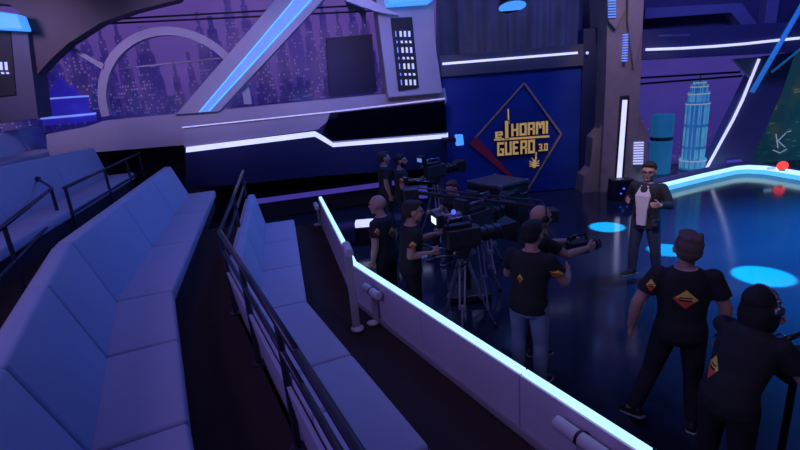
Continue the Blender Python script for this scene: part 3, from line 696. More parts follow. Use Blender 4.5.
# ------------------------------------------------------------------ people
def remesh(mb, name, m, parent, vox=.008, smooth=2, extra=None):
    bmesh.ops.recalc_face_normals(mb.bm, faces=mb.bm.faces)
    me = bpy.data.meshes.new(name); mb.bm.to_mesh(me); mb.bm.free()
    o = bpy.data.objects.new(name, me); COL.objects.link(o)
    r = o.modifiers.new('r', 'REMESH'); r.mode = 'VOXEL'; r.voxel_size = vox; r.use_smooth_shade = True
    if smooth: s = o.modifiers.new('s', 'SMOOTH'); s.factor = .5; s.iterations = smooth
    dg = bpy.context.evaluated_depsgraph_get(); dg.update()
    nmz = bpy.data.meshes.new_from_object(o.evaluated_get(dg))
    o.modifiers.clear(); o.data = nmz; nmz.name = name; bpy.data.meshes.remove(me)
    nmz.materials.clear(); nmz.materials.append(m)
    if extra:
        bm = bmesh.new(); bm.from_mesh(nmz)
        for ebm, em_ in extra:
            nmz.materials.append(em_); idx = len(nmz.materials)-1
            tmp = bpy.data.meshes.new('t'); ebm.bm.to_mesh(tmp); ebm.bm.free()
            n0 = len(bm.faces); bm.from_mesh(tmp); bm.faces.ensure_lookup_table()
            for f in bm.faces[n0:]: f.material_index = idx; f.smooth = True
            bpy.data.meshes.remove(tmp)
        bm.to_mesh(nmz); bm.free()
    o.parent = parent
    return o
def limb(mb, pts, rs, seg=14, balls=True):
    """tapering tube through joints"""
    P = [Vector(p) for p in pts]
    for i in range(len(P)-1): mb.rod(P[i], P[i+1], rs[i], rs[i+1], seg)
    if balls:
        for p, r in zip(P, rs): mb.ball(p, r*.99, 12)
def hand(mb, w, d, right, curl=.5, th=None, s=1.0):
    d = d.normalized(); th = Vector(th) if th else (Vector((0, 1, 0)) if d.z < -.7 else Vector((0, 0, 1)))
    th = (th-d*th.dot(d)).normalized(); pn = d.cross(th)*(-1 if right else 1)
    def P(a, b, c): return w+(d*a+th*b+pn*c)*s
    lo = [P(.0, .026, .014), P(0, -.026, .014), P(0, -.026, -.014), P(0, .026, -.014)]
    hi = [P(.092, .042, .014), P(.085, -.040, .014), P(.085, -.040, -.014), P(.092, .042, -.014)]
    mb.hexa(lo, hi)
    for b, L in ((.033, .072), (.011, .082), (-.012, .076), (-.033, .060)):
        p = P(.085, b, 0); a = curl*.5; pts = [P(.06, b*.9, 0), p]
        for f in (.42, .32, .26):
            p = p+(d*math.cos(a)+pn*math.sin(a))*L*f*s; pts.append(p); a += curl
        limb(mb, pts, [.0105*s, .0105*s, .010*s, .0095*s, .0085*s], 8)
    q = [P(.015, .02, .004), P(.045, .052, .012), P(.072, .066, .020), P(.095, .070, .028)]
    limb(mb, q, [.015*s, .013*s, .012*s, .010*s], 8)
def person(label, loc, face, s=1.0, bend=0, head=(0, 0), arms=None, legs=None, hipz=.95, hair='short', hairm='hairk', tee=None, top='tee',
           pants='trouser', beard=False, glasses=False, phones=False, stretch=None, vox=.008, group=None, sit=False):
    root = empty('person', loc, label, 'person', math.radians(face-90), s=s, group=group)
    root.location = Vector(loc); root.scale = (1.1*s, 1.1*s, s); HS = 1.17
    b = math.radians(bend); PV = Vector((0, 0, hipz+.03)); RX = Matrix.Rotation(-b, 3, 'X')
    def T(p):
        p = Vector(p); p = Vector((p.x, p.y, p.z-.95+hipz)); k = min(1, max(0, (p.z-PV.z)/.18))
        if k <= 0: return p
        R_ = Matrix.Rotation(-b*(k*k*(3-2*k)), 3, 'X'); return PV+R_@(p-PV)
    def rings(mb, spec, inf=0):
        rr = []
        for z, rx, ry, yo in spec:
            rr.append([T((math.cos(a)*(rx+inf), yo+math.sin(a)*(ry+inf), z)) for a in [2*PI*k/20 for k in range(20)]])
        mb.loft(rr)
    torso = [(.84, .13, .10, 0), (.90, .160, .115, -.01), (.97, .160, .115, -.01), (1.06, .142, .105, 0), (1.15, .145, .105, 0), (1.28, .165, .115, 0), (1.38, .175, .112, 0), (1.45, .150, .095, -.01), (1.495, .085, .07, -.015)]
    neck0, neck1 = T((0, -.015, 1.46)), T((0, .005, 1.58))
    arms = arms or {}; legs = legs or {}
    sh = {1: T((.185, -.01, 1.435)), -1: T((-.185, -.01, 1.435))}
    A = {}
    for sd in (1, -1):
        e, w = arms.get(sd, ((sd*.06, -.02, -.29), (sd*-.01, .06, -.25)))[:2]
        E_ = sh[sd]+Vector(e); W_ = E_+Vector(w); A[sd] = (sh[sd], E_, W_)
    Lg = {}
    for sd in (1, -1):
        kn, an, ft = legs.get(sd, ((sd*.02, .02, -.44), (sd*.01, -.03, -.42), (sd*.15, 1, 0)))
        h = Vector((sd*.09, 0, hipz-.02)); K = h+Vector(kn); An = K+Vector(an); Lg[sd] = (h, K, An, Vector(ft).normalized())
    HM = (RX.to_4x4() if not sit else RX.to_4x4()) @ Matrix.Rotation(math.radians(head[0]), 4, 'Z') @ Matrix.Rotation(math.radians(head[1])+b*.6, 4, 'X')
    hc = neck1+HM.to_3x3()@Vector((0, .015, .082))
    def H(p): return hc+HM.to_3x3()@(Vector(p)*HS)
    def hball(mb, c, r, seg=20):
        m = Matrix.Translation(hc) @ HM @ Matrix.Scale(HS, 4) @ Matrix.Translation(Vector(c)) @ Matrix.Diagonal((*r, 1))
        bmesh.ops.create_uvsphere(mb.bm, u_segments=seg, v_segments=seg-4, radius=1, matrix=m)
    # body: one continuous skin
    mb = MB(); rings(mb, torso)
    limb(mb, [neck0, neck1], [.062, .055])
    for sd in (1, -1):
        S_, E_, W_ = A[sd]; limb(mb, [S_, S_.lerp(E_, .5), E_, E_.lerp(W_, .35), W_], [.052, .052, .046, .047, .031])
        opt = arms.get(sd, (0, 0)); curl = opt[2] if len(opt) > 2 else .45; th = opt[3] if len(opt) > 3 else None
        hand(mb, W_, W_-E_, sd == 1, curl, th)
        h, K, An, ft = Lg[sd]; limb(mb, [h, h.lerp(K, .5), K, K.lerp(An, .35), An], [.088, .075, .054, .056, .036])
        limb(mb, [An, An+ft*.06-Vector((0, 0, .045)), An+ft*.15-Vector((0, 0, .06))], [.036, .034, .022])
    hball(mb, (0, -.015, .025), (.074, .092, .088)); hball(mb, (0, .02, -.03), (.058, .066, .082)); hball(mb, (0, .062, -.088), (.026, .022, .020))
    hball(mb, (0, .09, -.012), (.012, .022, .017)); hball(mb, (0, .082, .01), (.009, .014, .03)); hball(mb, (0, .068, .036), (.048, .018, .012))
    hball(mb, (0, .076, -.052), (.022, .012, .012))
    for sd in (1, -1): hball(mb, (sd*.074, -.005, -.005), (.012, .021, .032)); hball(mb, (sd*.035, .06, -.02), (.02, .02, .022))
    eyes = MB()
    for sd in (1, -1): hball(eyes, (sd*.029, .079, .014), (.011, .009, .007), 10)
    lips = MB(); hball(lips, (0, .085, -.053), (.019, .007, .006), 10)
    remesh(mb, 'body', M['skin'], root, vox, 2, [(eyes, M['eye']), (lips, M['lip'])])
    # hair
    if hair != 'bald':
        hb = MB(); hball(hb, (0, -.030, .048), (.082, .092, .082)); hball(hb, (0, -.05, .0), (.077, .068, .075))
        if hair in ('short', 'tousled'): hball(hb, (0, .035, .098), (.055, .045, .028))
        if hair == 'tousled':
            rn = random.Random(3)
            for k in range(16): a = rn.uniform(0, 2*PI); hball(hb, (.055*math.cos(a), -.03+.06*math.sin(a), .10+rn.uniform(-.02, .015)), (.022, .022, .022), 8)
        if hair == 'long':
            hball(hb, (0, -.06, -.06), (.09, .06, .13)); hball(hb, (0, -.075, -.16), (.085, .05, .10))
            hball(hb, (.07, -.01, -.04), (.025, .045, .11)); hball(hb, (-.07, -.01, -.04), (.025, .045, .11))
        if hair == 'cap':
            hball(hb, (0, -.02, .06), (.088, .10, .072))
        remesh(hb, 'cap' if hair == 'cap' else 'hair', M[hairm], root, .008, 1)
    if beard:
        bb = MB(); hball(bb, (0, .035, -.075), (.058, .055, .045)); hball(bb, (.05, .02, -.045), (.018, .035, .04)); hball(bb, (-.05, .02, -.045), (.018, .035, .04))
        remesh(bb, 'beard', M['hairk'], root, .008, 1)
    if glasses:
        g = MB()
        for sd in (1, -1):
            pts = [H((sd*.031+.021*math.cos(t), .1, .013+.016*math.sin(t))) for t in [2*PI*k/14 for k in range(15)]]
            g.tube(pts, .0018, 6); g.tube([H((sd*.052, .098, .018)), H((sd*.078, 0, .016))], .0018, 6)
        g.tube([H((-.011, .101, .018)), H((.011, .101, .018))], .0018, 6)
        g.build('glasses', M['plastic'], root, at=1)
    if phones:
        g = MB(); g.tube([H((.092*math.cos(t), -.012, .02+.112*math.sin(t))) for t in [PI*k/14 for k in range(15)]], .007, 8)
        for sd in (1, -1): g.rod(H((sd*.078, -.008, 0)), H((sd*.105, -.008, 0)), .036, seg=18)
        hp_ = g.build('headphones', M['metal' if phones == 'metal' else 'plastic'], root, True, at=1)
    # upper clothing
    inf = .016
    mb = MB(); low = .86 if top == 'tee' else .80
    spec = [(low, .175, .128, -.005)] + [(z, rx+(.012 if z < 1.3 else 0), ry+.008, yo) for z, rx, ry, yo in torso if z > low+.02]
    rings(mb, spec, inf)
    for sd in (1, -1):
        S_, E_, W_ = A[sd]
        if top == 'tee':
            e = S_.lerp(E_, .62); mb.ball(S_-Vector((sd*.004, 0, .004)), .070, 16); mb.rod(S_-Vector((sd*.004, 0, .004)), e, .068, .074, 18)
        else:
            limb(mb, [S_-Vector((sd*.004, 0, .004)), S_.lerp(E_, .5), E_], [.072, .068, .06]); mb.rod(E_, E_.lerp(W_, .93), .06, .046, 16)
    if top == 'blazer': mb.loft([[T((math.cos(a)*.20, -.005+math.sin(a)*.14, .80)) for a in [2*PI*k/20 for k in range(20)]], [T((math.cos(a)*.18, -.005+math.sin(a)*.13, .95)) for a in [2*PI*k/20 for k in range(20)]]])
    tm = M['blazer'] if top == 'blazer' else (tee or M['tee'])
    remesh(mb, 'blazer' if top == 'blazer' else 'tee_shirt', tm, root, .011, 3)
    if top == 'blazer':
        mb = MB()   # shirt front between the open lapels
        for (z0, z1, w0, w1) in ((.86, 1.1, .06, .075), (1.1, 1.32, .075, .10), (1.32, 1.47, .10, .05)):
            mb.hexa([T((-w0, .105, z0)), T((w0, .105, z0)), T((w0, .155, z0)), T((-w0, .155, z0))], [T((-w1, .10 if z1 < 1.4 else .03, z1)), T((w1, .10 if z1 < 1.4 else .03, z1)), T((w1, .155 if z1 < 1.4 else .095, z1)), T((-w1, .155 if z1 < 1.4 else .095, z1))])
        mb.ball(neck0+Vector((0, .01, .035)), (.068, .07, .028), 16)
        remesh(mb, 'shirt', M['shirt'], root, .009, 2)
        mb = MB()
        for sd in (1, -1): mb.hexa([T((sd*.078, .15, 1.05)), T((sd*.10, .15, 1.05)), T((sd*.105, .16, 1.05)), T((sd*.078, .168, 1.05))], [T((sd*.045, .06, 1.49)), T((sd*.11, .075, 1.45)), T((sd*.11, .10, 1.44)), T((sd*.05, .09, 1.48))])
        mb.bevel(.004, 1).build('lapel', M['blazer'], root, at=1)
    if top == 'tee':
        mb = MB(); mb.tube([neck0+Vector((.075*math.cos(t), .012+.07*math.sin(t), .035)) for t in [2*PI*k/18 for k in range(19)]], .006, 6); mb.build('lanyard', M['pale'], root, True, at=1)
    # trousers, shoes
    mb = MB(); rings(mb, [(.82, .15, .115, -.005), (.90, .165, .122, -.012), (.99, .155, .117, -.01)], .010)
    for sd in (1, -1):
        h, K, An, ft = Lg[sd]; limb(mb, [h, h.lerp(K, .5), K], [.105, .090, .072]); limb(mb, [K, K.lerp(An, .4)], [.072, .070]); mb.rod(K.lerp(An, .4), K.lerp(An, 1.02), .070, .058, 16)
    remesh(mb, 'trousers', M[pants], root, .011, 2)
    for sd in (1, -1):
        h, K, An, ft = Lg[sd]; up = Vector((0, 0, 1)) if abs(ft.z) < .5 else Vector((0, 1, .6)).normalized()
        sdv = ft.cross(up).normalized(); up = sdv.cross(ft).normalized()
        base = An-up*.085
        def Q(a, b_, c): return base+ft*a+sdv*b_+up*c
        mb = MB(); rr = []
        for a, w, hh in ((-.085, .025, .05), (-.07, .036, .085), (-.02, .04, .10), (.05, .042, .085), (.11, .048, .06), (.16, .044, .045), (.19, .022, .03)):
            rr.append([Q(a, w*math.cos(t), .018+max(0, math.sin(t))*hh*.9+min(0, math.sin(t))*.012) for t in [2*PI*k/14 for k in range(14)]])
        sh_ = mb.loft(rr).build('shoe', M['shoe'], root, True, at=1)
        mb = MB(); outl = [(-.09, .022), (-.07, .038), (0, .04), (.06, .044), (.12, .052), (.17, .046), (.2, .02)]
        L1_ = [(a, w) for a, w in outl]+[(a, -w) for a, w in outl[::-1]]
        so = mb.hexa([Q(a, w, 0.0) for a, w in L1_], [Q(a, w, .022) for a, w in L1_]).build('sole', M['sole' if sd == -1 or True else 'shoe'], sh_, at=1)
    return root
M['tee'] = teemat('black_tee')
M['teeF'] = teemat('black_tee_emblem_back', back=(.0, 1.27, .085, .085, -1, 0), chest=(-.232, 1.35, .035, .055, -1, 0))
M['teeS'] = teemat('black_tee_emblem_sleeves', back=None, sleeve=(.0, 1.32, .045, .05, 1, .2))
M['teeB'] = teemat('black_tee_emblem_side', back=(-.10, 1.16, .05, .085, -1, .0))
M['teeD'] = teemat('black_tee_small_emblem', back=(-.04, 1.24, .03, .05, -1, 0), sleeve=(.02, 1.3, .04, .045, 1, .2))
# presenter
person('presenter in dark blazer, open pale shirt, glasses and jeans standing on the stage', onz(642, 275, 0), 218, s=.985, head=(14, -4), hair='short', hairm='hairb', top='blazer', pants='jeansd', glasses=True,
       arms={1: ((.10, -.06, -.26), (-.08, .21, .05), .55, (0, .2, 1)), -1: ((-.12, .02, -.25), (.03, .24, .06), .5, (0, 0, 1))},
       legs={1: ((.03, .04, -.44), (.02, -.02, -.42), (.4, 1, 0)), -1: ((-.06, .0, -.44), (-.03, -.05, -.42), (-.3, 1, 0))})
# crew member in front, back to the viewer
person('tall crew member seen from behind in black tee with yellow and red diamond, arms hanging', (2.36, 3.74, 0), 66, s=1.01, head=(6, 8), hair='tousled', hairm='hairg', tee=M['teeF'], vox=.007,
       arms={1: ((.10, .0, -.28), (.0, .05, -.26), .6), -1: ((-.13, -.03, -.27), (-.03, .05, -.26), .6)},
       legs={-1: ((-.08, .02, -.43), (-.12, -.06, -.395), (-.6, .7, -.35)), 1: ((.03, .0, -.44), (.02, -.06, -.415), (.2, 1, 0))})
# bending operator at the right
person('crew member with long dark hair and headphones bending over the handheld rig at right', (2.20, 2.86, 0), 22, s=.95, bend=20, head=(-8, 6), hair='long', hairm='hairk', phones='metal', tee=M['teeB'], vox=.007,
       arms={1: ((.10, .12, -.26), (-.02, .27, -.04), .9, (0, 0, 1)), -1: ((-.06, .24, -.16), (.05, .25, .02), .9, (0, 0, 1))})
# dark haired man in jeans
person('dark-haired crew member seen from behind in black tee and blue jeans behind the barrier', (1.25, 4.50, 0), 50, s=.985, bend=6, head=(-6, -6), hairm='hairk', tee=M['teeD'], pants='jeans',
       arms={1: ((.10, .10, -.26), (-.06, .24, .0), .8, (0, 0, 1)), -1: ((-.09, .08, -.27), (.08, .22, -.02), .8, (0, 0, 1))})
# bald man
person('bald crew member with headphones looking right, behind the man in jeans', (1.44, 5.12, 0), 12, s=.985, bend=8, head=(0, -10), hair='bald', phones='plastic', tee=M['tee'],
       arms={1: ((.05, .22, -.18), (-.04, .26, .02), .9, (0, 0, 1)), -1: ((-.03, .22, -.2), (.08, .24, .02), .9, (0, 0, 1))})
# cameraman left
person('dark-haired cameraman in black tee gripping a camera, just behind the barrier bend', (.10, 5.78, 0), 6, s=.985, bend=4, head=(-4, -6), hair='short', hairm='hairb', tee=M['teeS'],
       arms={1: ((.06, -.05, -.27), (-.06, .25, -.01), .9, (0, 0, 1)), -1: ((-.06, .14, -.24), (.06, .24, .08), .9, (0, 0, 1))})
person('crew member with shaven head turned away, directly behind the dark-haired cameraman', (-.22, 6.35, 0), 150, s=.97, bend=4, head=(10, -4), hair='bald', tee=M['teeF'])
person('bearded crew member in black tee with diamond on sleeve under the balcony end', (.10, 9.75, 0), 0, s=.985, head=(-8, -2), hair='short', hairm='hairk', beard=True, tee=M['teeS'],
       arms={1: ((.05, .02, -.28), (-.03, .22, -.08), .7, (0, 0, 1)), -1: ((-.05, .12, -.25), (.06, .24, .02), .7, (0, 0, 1))})
person('crew member half hidden behind the bearded man', (-.24, 10.25, 0), 12, s=.99, hair='short', hairm='hairb', tee=M['tee'])
person('red-haired camera operator seated low behind camera gear near the blue wall', (1.13, 8.55, 0), 215, s=.98, hipz=.62, bend=14, head=(10, -8), hair='short', hairm='hairr', tee=M['tee'], sit=True,
       arms={1: ((.06, .16, -.22), (-.06, .24, .04), .9, (0, 0, 1)), -1: ((-.06, .16, -.22), (.06, .24, .04), .9, (0, 0, 1))},
       legs={1: ((.08, .42, .0), (.0, .04, -.50), (.1, 1, 0)), -1: ((-.08, .42, .0), (0, .04, -.50), (-.1, 1, 0))})

# ------------------------------------------------------------------ gear
M['leg'] = mat('tripod_alloy', (.34, .34, .42), .35, .25)
def studio_camera(loc, face, label, z=1.35, s=1.0, hood=True, screen=True, bars=True, spread=.42, tally=False, group='studio cameras on tripods'):
    r = empty('studio_camera', loc, label, 'camera', math.radians(face-90), group=group, s=s)
    B = lambda mb, n, m, p=r, sm=False: mb.build(n, m, p, sm, at=1)
    B(MB().box((0, 0, z), (.20, .44, .24)).bevel(.02, 2), 'camera_body', M['gear'])
    B(MB().box((0, -.05, z+.145), (.11, .34, .05)).bevel(.01, 2), 'top_plate', M['plastic'])
    B(MB().rod((0, .22, z), (0, .50, z), .085, .095, 24).rod((0, .30, z), (0, .34, z), .105, seg=24).rod((0, .41, z), (0, .44, z), .108, seg=24), 'lens', M['plastic'], sm=False)
    if hood:
        B(MB().hexa([Vector(v) for v in ((-.10, .50, z-.09), (.10, .50, z-.09), (.10, .50, z+.09), (-.10, .50, z+.09))], [Vector(v) for v in ((-.16, .66, z-.13), (.16, .66, z-.13), (.16, .66, z+.13), (-.16, .66, z+.13))]), 'matte_box', M['dark'])
    B(MB().tube([(0, -.18, z+.16), (0, -.16, z+.24), (0, .1, z+.24), (0, .14, z+.16)], .016, 8), 'carry_handle', M['metal'], sm=True)
    vf = B(MB().box((0, -.30, z+.26), (.24, .09, .16)).bevel(.012, 2), 'viewfinder', M['plastic'])
    B(MB().rod((0, -.30, z+.10), (0, -.30, z+.2), .02), 'viewfinder_arm', M['metal'])
    if screen: B(MB().box((0, -.349, z+.26), (.15, .006, .075)), 'screen', M['screen' if screen == 'white' else 'bluedot' if screen == 'blue' else 'ledblue'], vf)
    if tally: B(MB().ball((.02, -.1, z+.33), .03, 12), 'tally_light', M['bluedot'], sm=True)
    B(MB().rod((0, 0, z-.26), (0, 0, z-.12), .075, .09, 20).box((0, 0, z-.13), (.16, .3, .03)), 'tripod_head', M['gear'])
    if bars:
        for sx in (-1, 1): B(MB().tube([(sx*.08, -.05, z-.2), (sx*.22, -.42, z-.12), (sx*.25, -.58, z-.08)], .012, 8).rod((sx*.235, -.48, z-.105), (sx*.25, -.60, z-.075), .02), 'pan_bar', M['metal'], sm=True)
    hub = z-.30
    B(MB().rod((0, 0, hub-.04), (0, 0, hub+.06), .06, seg=16), 'leg_crown', M['metal'])
    for k_ in range(3):
        a = 2*PI*k_/3+PI/2; c = Vector((math.cos(a), math.sin(a), 0)); n = Vector((-c.y, c.x, 0))
        mb = MB(); mid = c*spread*.55+Vector((0, 0, hub*.47)); topv = c*.05+Vector((0, 0, hub))
        for sd in (-1, 1): mb.rod(topv+n*.035*sd, mid+n*.03*sd, .013)
        mb.rod(mid-c*.02+Vector((0, 0, .03)), c*spread+Vector((0, 0, .03)), .014); mb.box(mid, (.09, .04, .05), Euler((0, 0, a-PI/2)))
        lgm = B(mb, 'leg', M['leg']); B(MB().ball(c*spread+Vector((0, 0, .025)), (.03, .03, .025), 12), 'rubber_foot', M['dark'], lgm, True)
    B(MB().tube([(0, .12, z-.11), (.14, .0, z-.3), (.1, -.2, z-.36), (0, -.22, z-.05)], .009, 6), 'cable', M['dark'], sm=True)
    return r
studio_camera((.74, 5.60, 0), 14, 'black studio camera with bright viewfinder screen held by the cameraman behind the barrier', z=1.32, screen='white', tally=True)
studio_camera((1.10, 6.55, 0), 35, 'black studio camera between the cameraman and the flight case', z=1.25, screen=False, hood=True, s=1.0)
studio_camera((.78, 9.55, 0), 30, 'black studio camera in front of the bearded crew member', z=1.42, screen='x', s=1.0)
studio_camera((1.42, 7.75, 0), 40, 'low black studio camera beside the seated red-haired operator', z=1.08, screen=False)
# camera crane arm
cr = empty('camera_crane', (.95, 7.2, 0), 'long thin black camera crane arm reaching over the gear toward the bald man', 'crane')
MB().beam((.25, 6.9, 1.62), (2.05, 6.45, 1.34), .05, .05).build('arm_beam', M['gear'], cr)
MB().rod((.30, 6.92, 1.68), (2.0, 6.5, 1.44), .012).build('arm_cable', M['gear'], cr)
MB().rod((.95, 6.73, .1), (.95, 6.73, 1.50), .045, seg=16).build('column', M['gear'], cr)
MB().box((.95, 6.73, .07), (.6, .6, .1)).bevel(.02, 2).build('dolly_base', M['gear'], cr)
MB().box((2.1, 6.44, 1.25), (.16, .22, .18)).bevel(.02, 2).build('remote_head', M['gear'], cr)
MB().box((.2, 6.91, 1.58), (.22, .16, .2)).bevel(.02, 2).build('counterweight', M['gear'], cr)
for sx in (-.24, .24):
    for sy in (-.24, .24): MB().rod((.95+sx-.02, 6.73+sy, .05), (.95+sx+.02, 6.73+sy, .05), .05, seg=16).build('wheel', M['dark'], cr)
# flight case
cs = [onz(476, 178, 1.02), onz(497, 171, 1.02), onz(524, 182, 1.02), onz(494, 190, 1.02)]
c = sum(cs, Vector())/4; ux = (cs[2]-cs[3]); angc = math.atan2(ux.y, ux.x)
fc = empty('flight_case', (c.x, c.y, 0), 'black flight case with grey lid and metal corner catches below the emblem', 'case', angc)
W_c, D_c = (ux.length+(cs[1]-cs[0]).length)/2, .95
B = lambda mb, n, m, p=fc, sm=False: mb.build(n, m, p, sm, at=1)
M['lid'] = mat('grey_lid', (.09, .085, .10), .55)
B(MB().box((0, 0, .53), (W_c, D_c, .82)).bevel(.02, 2), 'case_body', M['plastic']); B(MB().box((0, 0, .985), (W_c+.02, D_c+.02, .07)).bevel(.02, 2), 'lid', M['lid'])
for sx in (-1, 1):
    for sy in (-1, 1):
        B(MB().box((sx*W_c*.47, sy*D_c*.485, .985), (.07, .06, .085)).bevel(.008, 1), 'corner_cap', M['metal']); B(MB().rod((sx*W_c*.4-.02, sy*D_c*.4, .055), (sx*W_c*.4+.02, sy*D_c*.4, .055), .055, seg=16), 'caster', M['dark'])
    B(MB().tube([(sx*.25-.09, -D_c/2-.005, .78), (sx*.25-.08, -D_c/2-.04, .76), (sx*.25+.08, -D_c/2-.04, .76), (sx*.25+.09, -D_c/2-.005, .78)], .010, 8), 'handle', M['metal'], sm=True)
B(MB().box((0, -D_c/2-.008, .86), (.2, .012, .03)), 'latch_plate', M['metal'])
# small handheld camera held by bald man
def handcam(loc, face, label, s=1.0):
    r = empty('handheld_camera', loc, label, 'camera', math.radians(face-90), s=s, group=None)
    B = lambda mb, n, m, p=r, sm=False: mb.build(n, m, p, sm, at=1)
    B(MB().box((0, 0, .10), (.14, .24, .15)).bevel(.015, 2), 'camera_body', M['gear'])
    B(MB().rod((0, .12, .10), (0, .27, .10), .055, .062, 20), 'lens', M['plastic'])
    B(MB().rod((0, .22, .10), (0, .245, .10), .075, seg=20), 'focus_ring', M['metal'])
    B(MB().tube([(0, -.1, .17), (0, -.08, .24), (0, .1, .24), (0, .12, .17)], .011, 8), 'top_handle', M['plastic'], sm=True)
    B(MB().box((-.1, -.02, .16), (.02, .11, .08)).bevel(.004, 1), 'side_screen', M['plastic'])
    return r
handcam((2.02, 5.24, 1.10), 12, 'small handheld camera in the hands of the bald crew member')
# rig at the right edge
rg = empty('shoulder_rig', (2.80, 3.02, 0), 'black camera rig with curved grip bars and round wheel at the lower right edge', 'rig')
def G(x, y, z): return onz(x, y, z)
B = lambda mb, n, m, p=rg, sm=False: mb.build(n, m, p, sm)
o_ = Vector((2.75, 2.98, 0))
B(MB().rod(o_+Vector((0, 0, .06)), o_+Vector((0, 0, .92)), .025, seg=16), 'column', M['gear'])
B(MB().box(o_+Vector((.05, .02, 1.02)), (.34, .2, .2)).bevel(.02, 2), 'camera_body', M['gear'])
B(MB().rod(o_+Vector((.2, .05, 1.02)), o_+Vector((.42, .12, 1.02)), .07, .08, 20), 'lens', M['plastic'])
B(MB().tube([G(762, 350, 1.12), G(772, 344, 1.16), G(785, 340, 1.16), G(800, 334, 1.15), G(818, 328, 1.1)], .022, 10), 'grip_bar', M['gear'], sm=True)
B(MB().tube([G(764, 344, 1.2), G(770, 338, 1.22), G(780, 334, 1.22), G(786, 337, 1.22)], .008, 8), 'brake_lever', M['metal'], sm=True)
B(MB().tube([G(768, 352, 1.12), G(790, 351, 1.1), G(806, 350, 1.05)], .014, 8), 'lower_bar', M['gear'], sm=True)
B(MB().ball(G(801, 358, 1.05), (.05, .05, .06), 12), 'blue_knob', M['bluedot'], sm=True)
wc = Vector((2.06, 2.28, .52))
tp = [wc+Vector((.30*math.cos(t), .30*math.sin(t)*.5, .30*math.sin(t)*.87)) for t in [2*PI*k_/28 for k_ in range(29)]]
ww = empty('hoop_wheel', (wc.x, wc.y, 0), 'dark round hoop wheel in front of the bending crew member at the bottom edge', 'wheel')
MB().tube(tp, .022, 10).build('tyre', M['plastic'], ww, True)
mbw = MB()
for k_ in range(0, 28, 4): mbw.rod(wc, tp[k_], .006)
mbw.build('spokes', M['metal'], ww); MB().rod(wc+Vector((0, .05, -.03)), wc-Vector((0, .05, -.03)), .03).build('hub', M['gear'], ww)
MB().rod(wc+Vector((0, .06, 0)), (wc.x, wc.y+.06, .03), .02).box((wc.x, wc.y+.06, .02), (.5, .3, .04)).build('stand', M['gear'], ww)
# light strip box on the floor behind the barrier
fl = onz(370, 225, .38)
tag(MB().box((fl.x, fl.y, .19), (.62, .3, .38)).bevel(.015, 1).build('equipment_box', M['plastic']), 'low black box carrying the small white light panel behind the barrier', 'box')
tag(MB().box((fl.x, fl.y, .43), (.60, .28, .10)).bevel(.015, 1).build('floor_light', M['led2']), 'small bright white light panel left of the shaven crew member', 'light')
# seat for the operator
sl = empty('stool', (1.13, 8.55, 0), 'low black stool under the red-haired camera operator', 'stool')
MB().rod((1.16, 8.60, .44), (1.16, 8.60, .50), .18, seg=24).build('seat', M['plastic'], sl); MB().rod((1.16, 8.6, .03), (1.16, 8.6, .44), .03).build('column', M['metal'], sl)
MB().rod((1.16, 8.6, 0), (1.16, 8.6, .035), .22, .2, 24).build('base', M['metal'], sl)
# monitor near the bearded man
mo = empty('monitor_stand', (.36, 9.05, 0), 'small blue-lit monitor on a stand beside the bearded crew member', 'monitor')
MB().box((.36, 9.05, 1.12), (.46, .06, .27)).bevel(.01, 1).build('monitor_housing', M['plastic'], mo); MB().box((.36, 9.017, 1.12), (.42, .006, .23)).build('screen', M['violet'], mo)
MB().rod((.36, 9.05, .04), (.36, 9.05, .99), .02).build('pole', M['metal'], mo); MB().rod((.36, 9.05, 0), (.36, 9.05, .04), .2, .17, 24).build('base', M['gear'], mo)
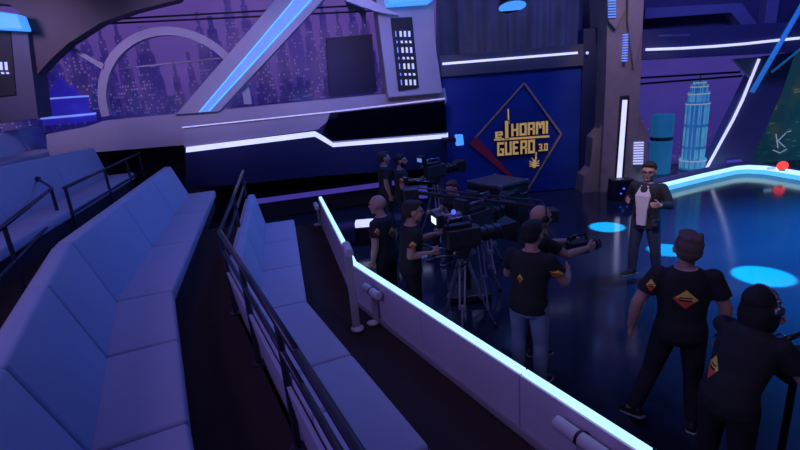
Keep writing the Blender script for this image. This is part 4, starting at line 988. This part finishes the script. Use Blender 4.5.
# ------------------------------------------------------------------ lights
def look(o, t): o.rotation_euler = (Vector(t)-o.location).to_track_quat('-Z', 'Y').to_euler()
def area(loc, tgt, col, e, sx, sy):
    l = bpy.data.lights.new('studio_light', 'AREA'); l.shape = 'RECTANGLE'; l.size = sx; l.size_y = sy; l.energy = e; l.color = col
    o = bpy.data.objects.new('studio_light', l); COL.objects.link(o); o.location = loc; look(o, tgt); return o
def spot(loc, tgt, col, e, deg, blend=.3, r=.1):
    l = bpy.data.lights.new('studio_spot', 'SPOT'); l.energy = e; l.color = col; l.spot_size = math.radians(deg); l.spot_blend = blend; l.shadow_soft_size = r
    o = bpy.data.objects.new('studio_spot', l); COL.objects.link(o); o.location = loc; look(o, tgt); return o
area((-3, 5, 7.6), (-3, 5, 0), (.46, .34, 1), 60, 5, 7)
area((-5.5, -.6, 6.2), (1.0, 4.4, .4), (.42, .30, 1), 140, 3, 2)           # violet wash over the audience
area((2.5, 6.0, 6.6), (-4, 5, 1.2), (.03, .16, 1), 65, 3, 3)
area((.8, 9.4, 5.4), (-5, 9.0, 1.5), (.03, .18, 1), 100, 2, 2)       # blue wash from the stage side
spot((9.5, 8, 7.7), (8.2, 6.3, 0), (.02, .30, 1), 23000, 68, .9, .5)        # added lamp casting the blue that the screens reflect onto the floor
for x_ in (-7.2, -3.8, -.4): spot((x_, 7.6, 5.2), (x_-.2, 12.6, 3.7), (.54, .40, .95), 400, 62, .7, .4)
area((8.5, 9.5, 7.2), (8.8, 13.6, 2.0), (.16, .16, 1), 170, 4, 1)    # added lamp brightening the unlit slanted leg, no fixture there
area((3.2, 9.5, 7.2), (3.2, 12.8, 1.8), (.22, .34, 1), 95, 3, 1)     # on the blue wall
spot((5.2, 8.0, 7.6), (5.9, 12.2, 2.8), (1, .68, .62), 520, 34, .6)
spot((1.0, 3.0, 7.4), (3.5, 7, 1.4), (.95, .8, .95), 900, 16, .7)    # host key
spot((3.0, .5, 6.5), (1.5, 5.0, 1.3), (.75, .55, 1), 120, 60, .8)     # crew
for (x, y, sz) in ((607, 227, .36), (763, 276, .42)):
    p = onz(x, y, 0); spot((p.x, p.y+.3, 7.6), p, (.0, .70, 1), 60000, math.degrees(2*math.atan(sz*1.0/7.6)), .25, .03)
p = onz(667, 250, 0); spot((p.x, p.y+.3, 7.6), p, (.0, .70, 1), 50000, math.degrees(2*math.atan(.33/7.6)), .15, .03)
wd = bpy.data.worlds.new('world'); sc.world = wd; wd.use_nodes = True
bg = wd.node_tree.nodes['Background']; bg.inputs[0].default_value = (.05, .05, .2, 1); bg.inputs[1].default_value = .25
sc.view_settings.view_transform = 'Standard'; sc.view_settings.look = 'None'; sc.view_settings.gamma = 1; sc.view_settings.exposure = 0
sc.view_settings.use_curve_mapping = False
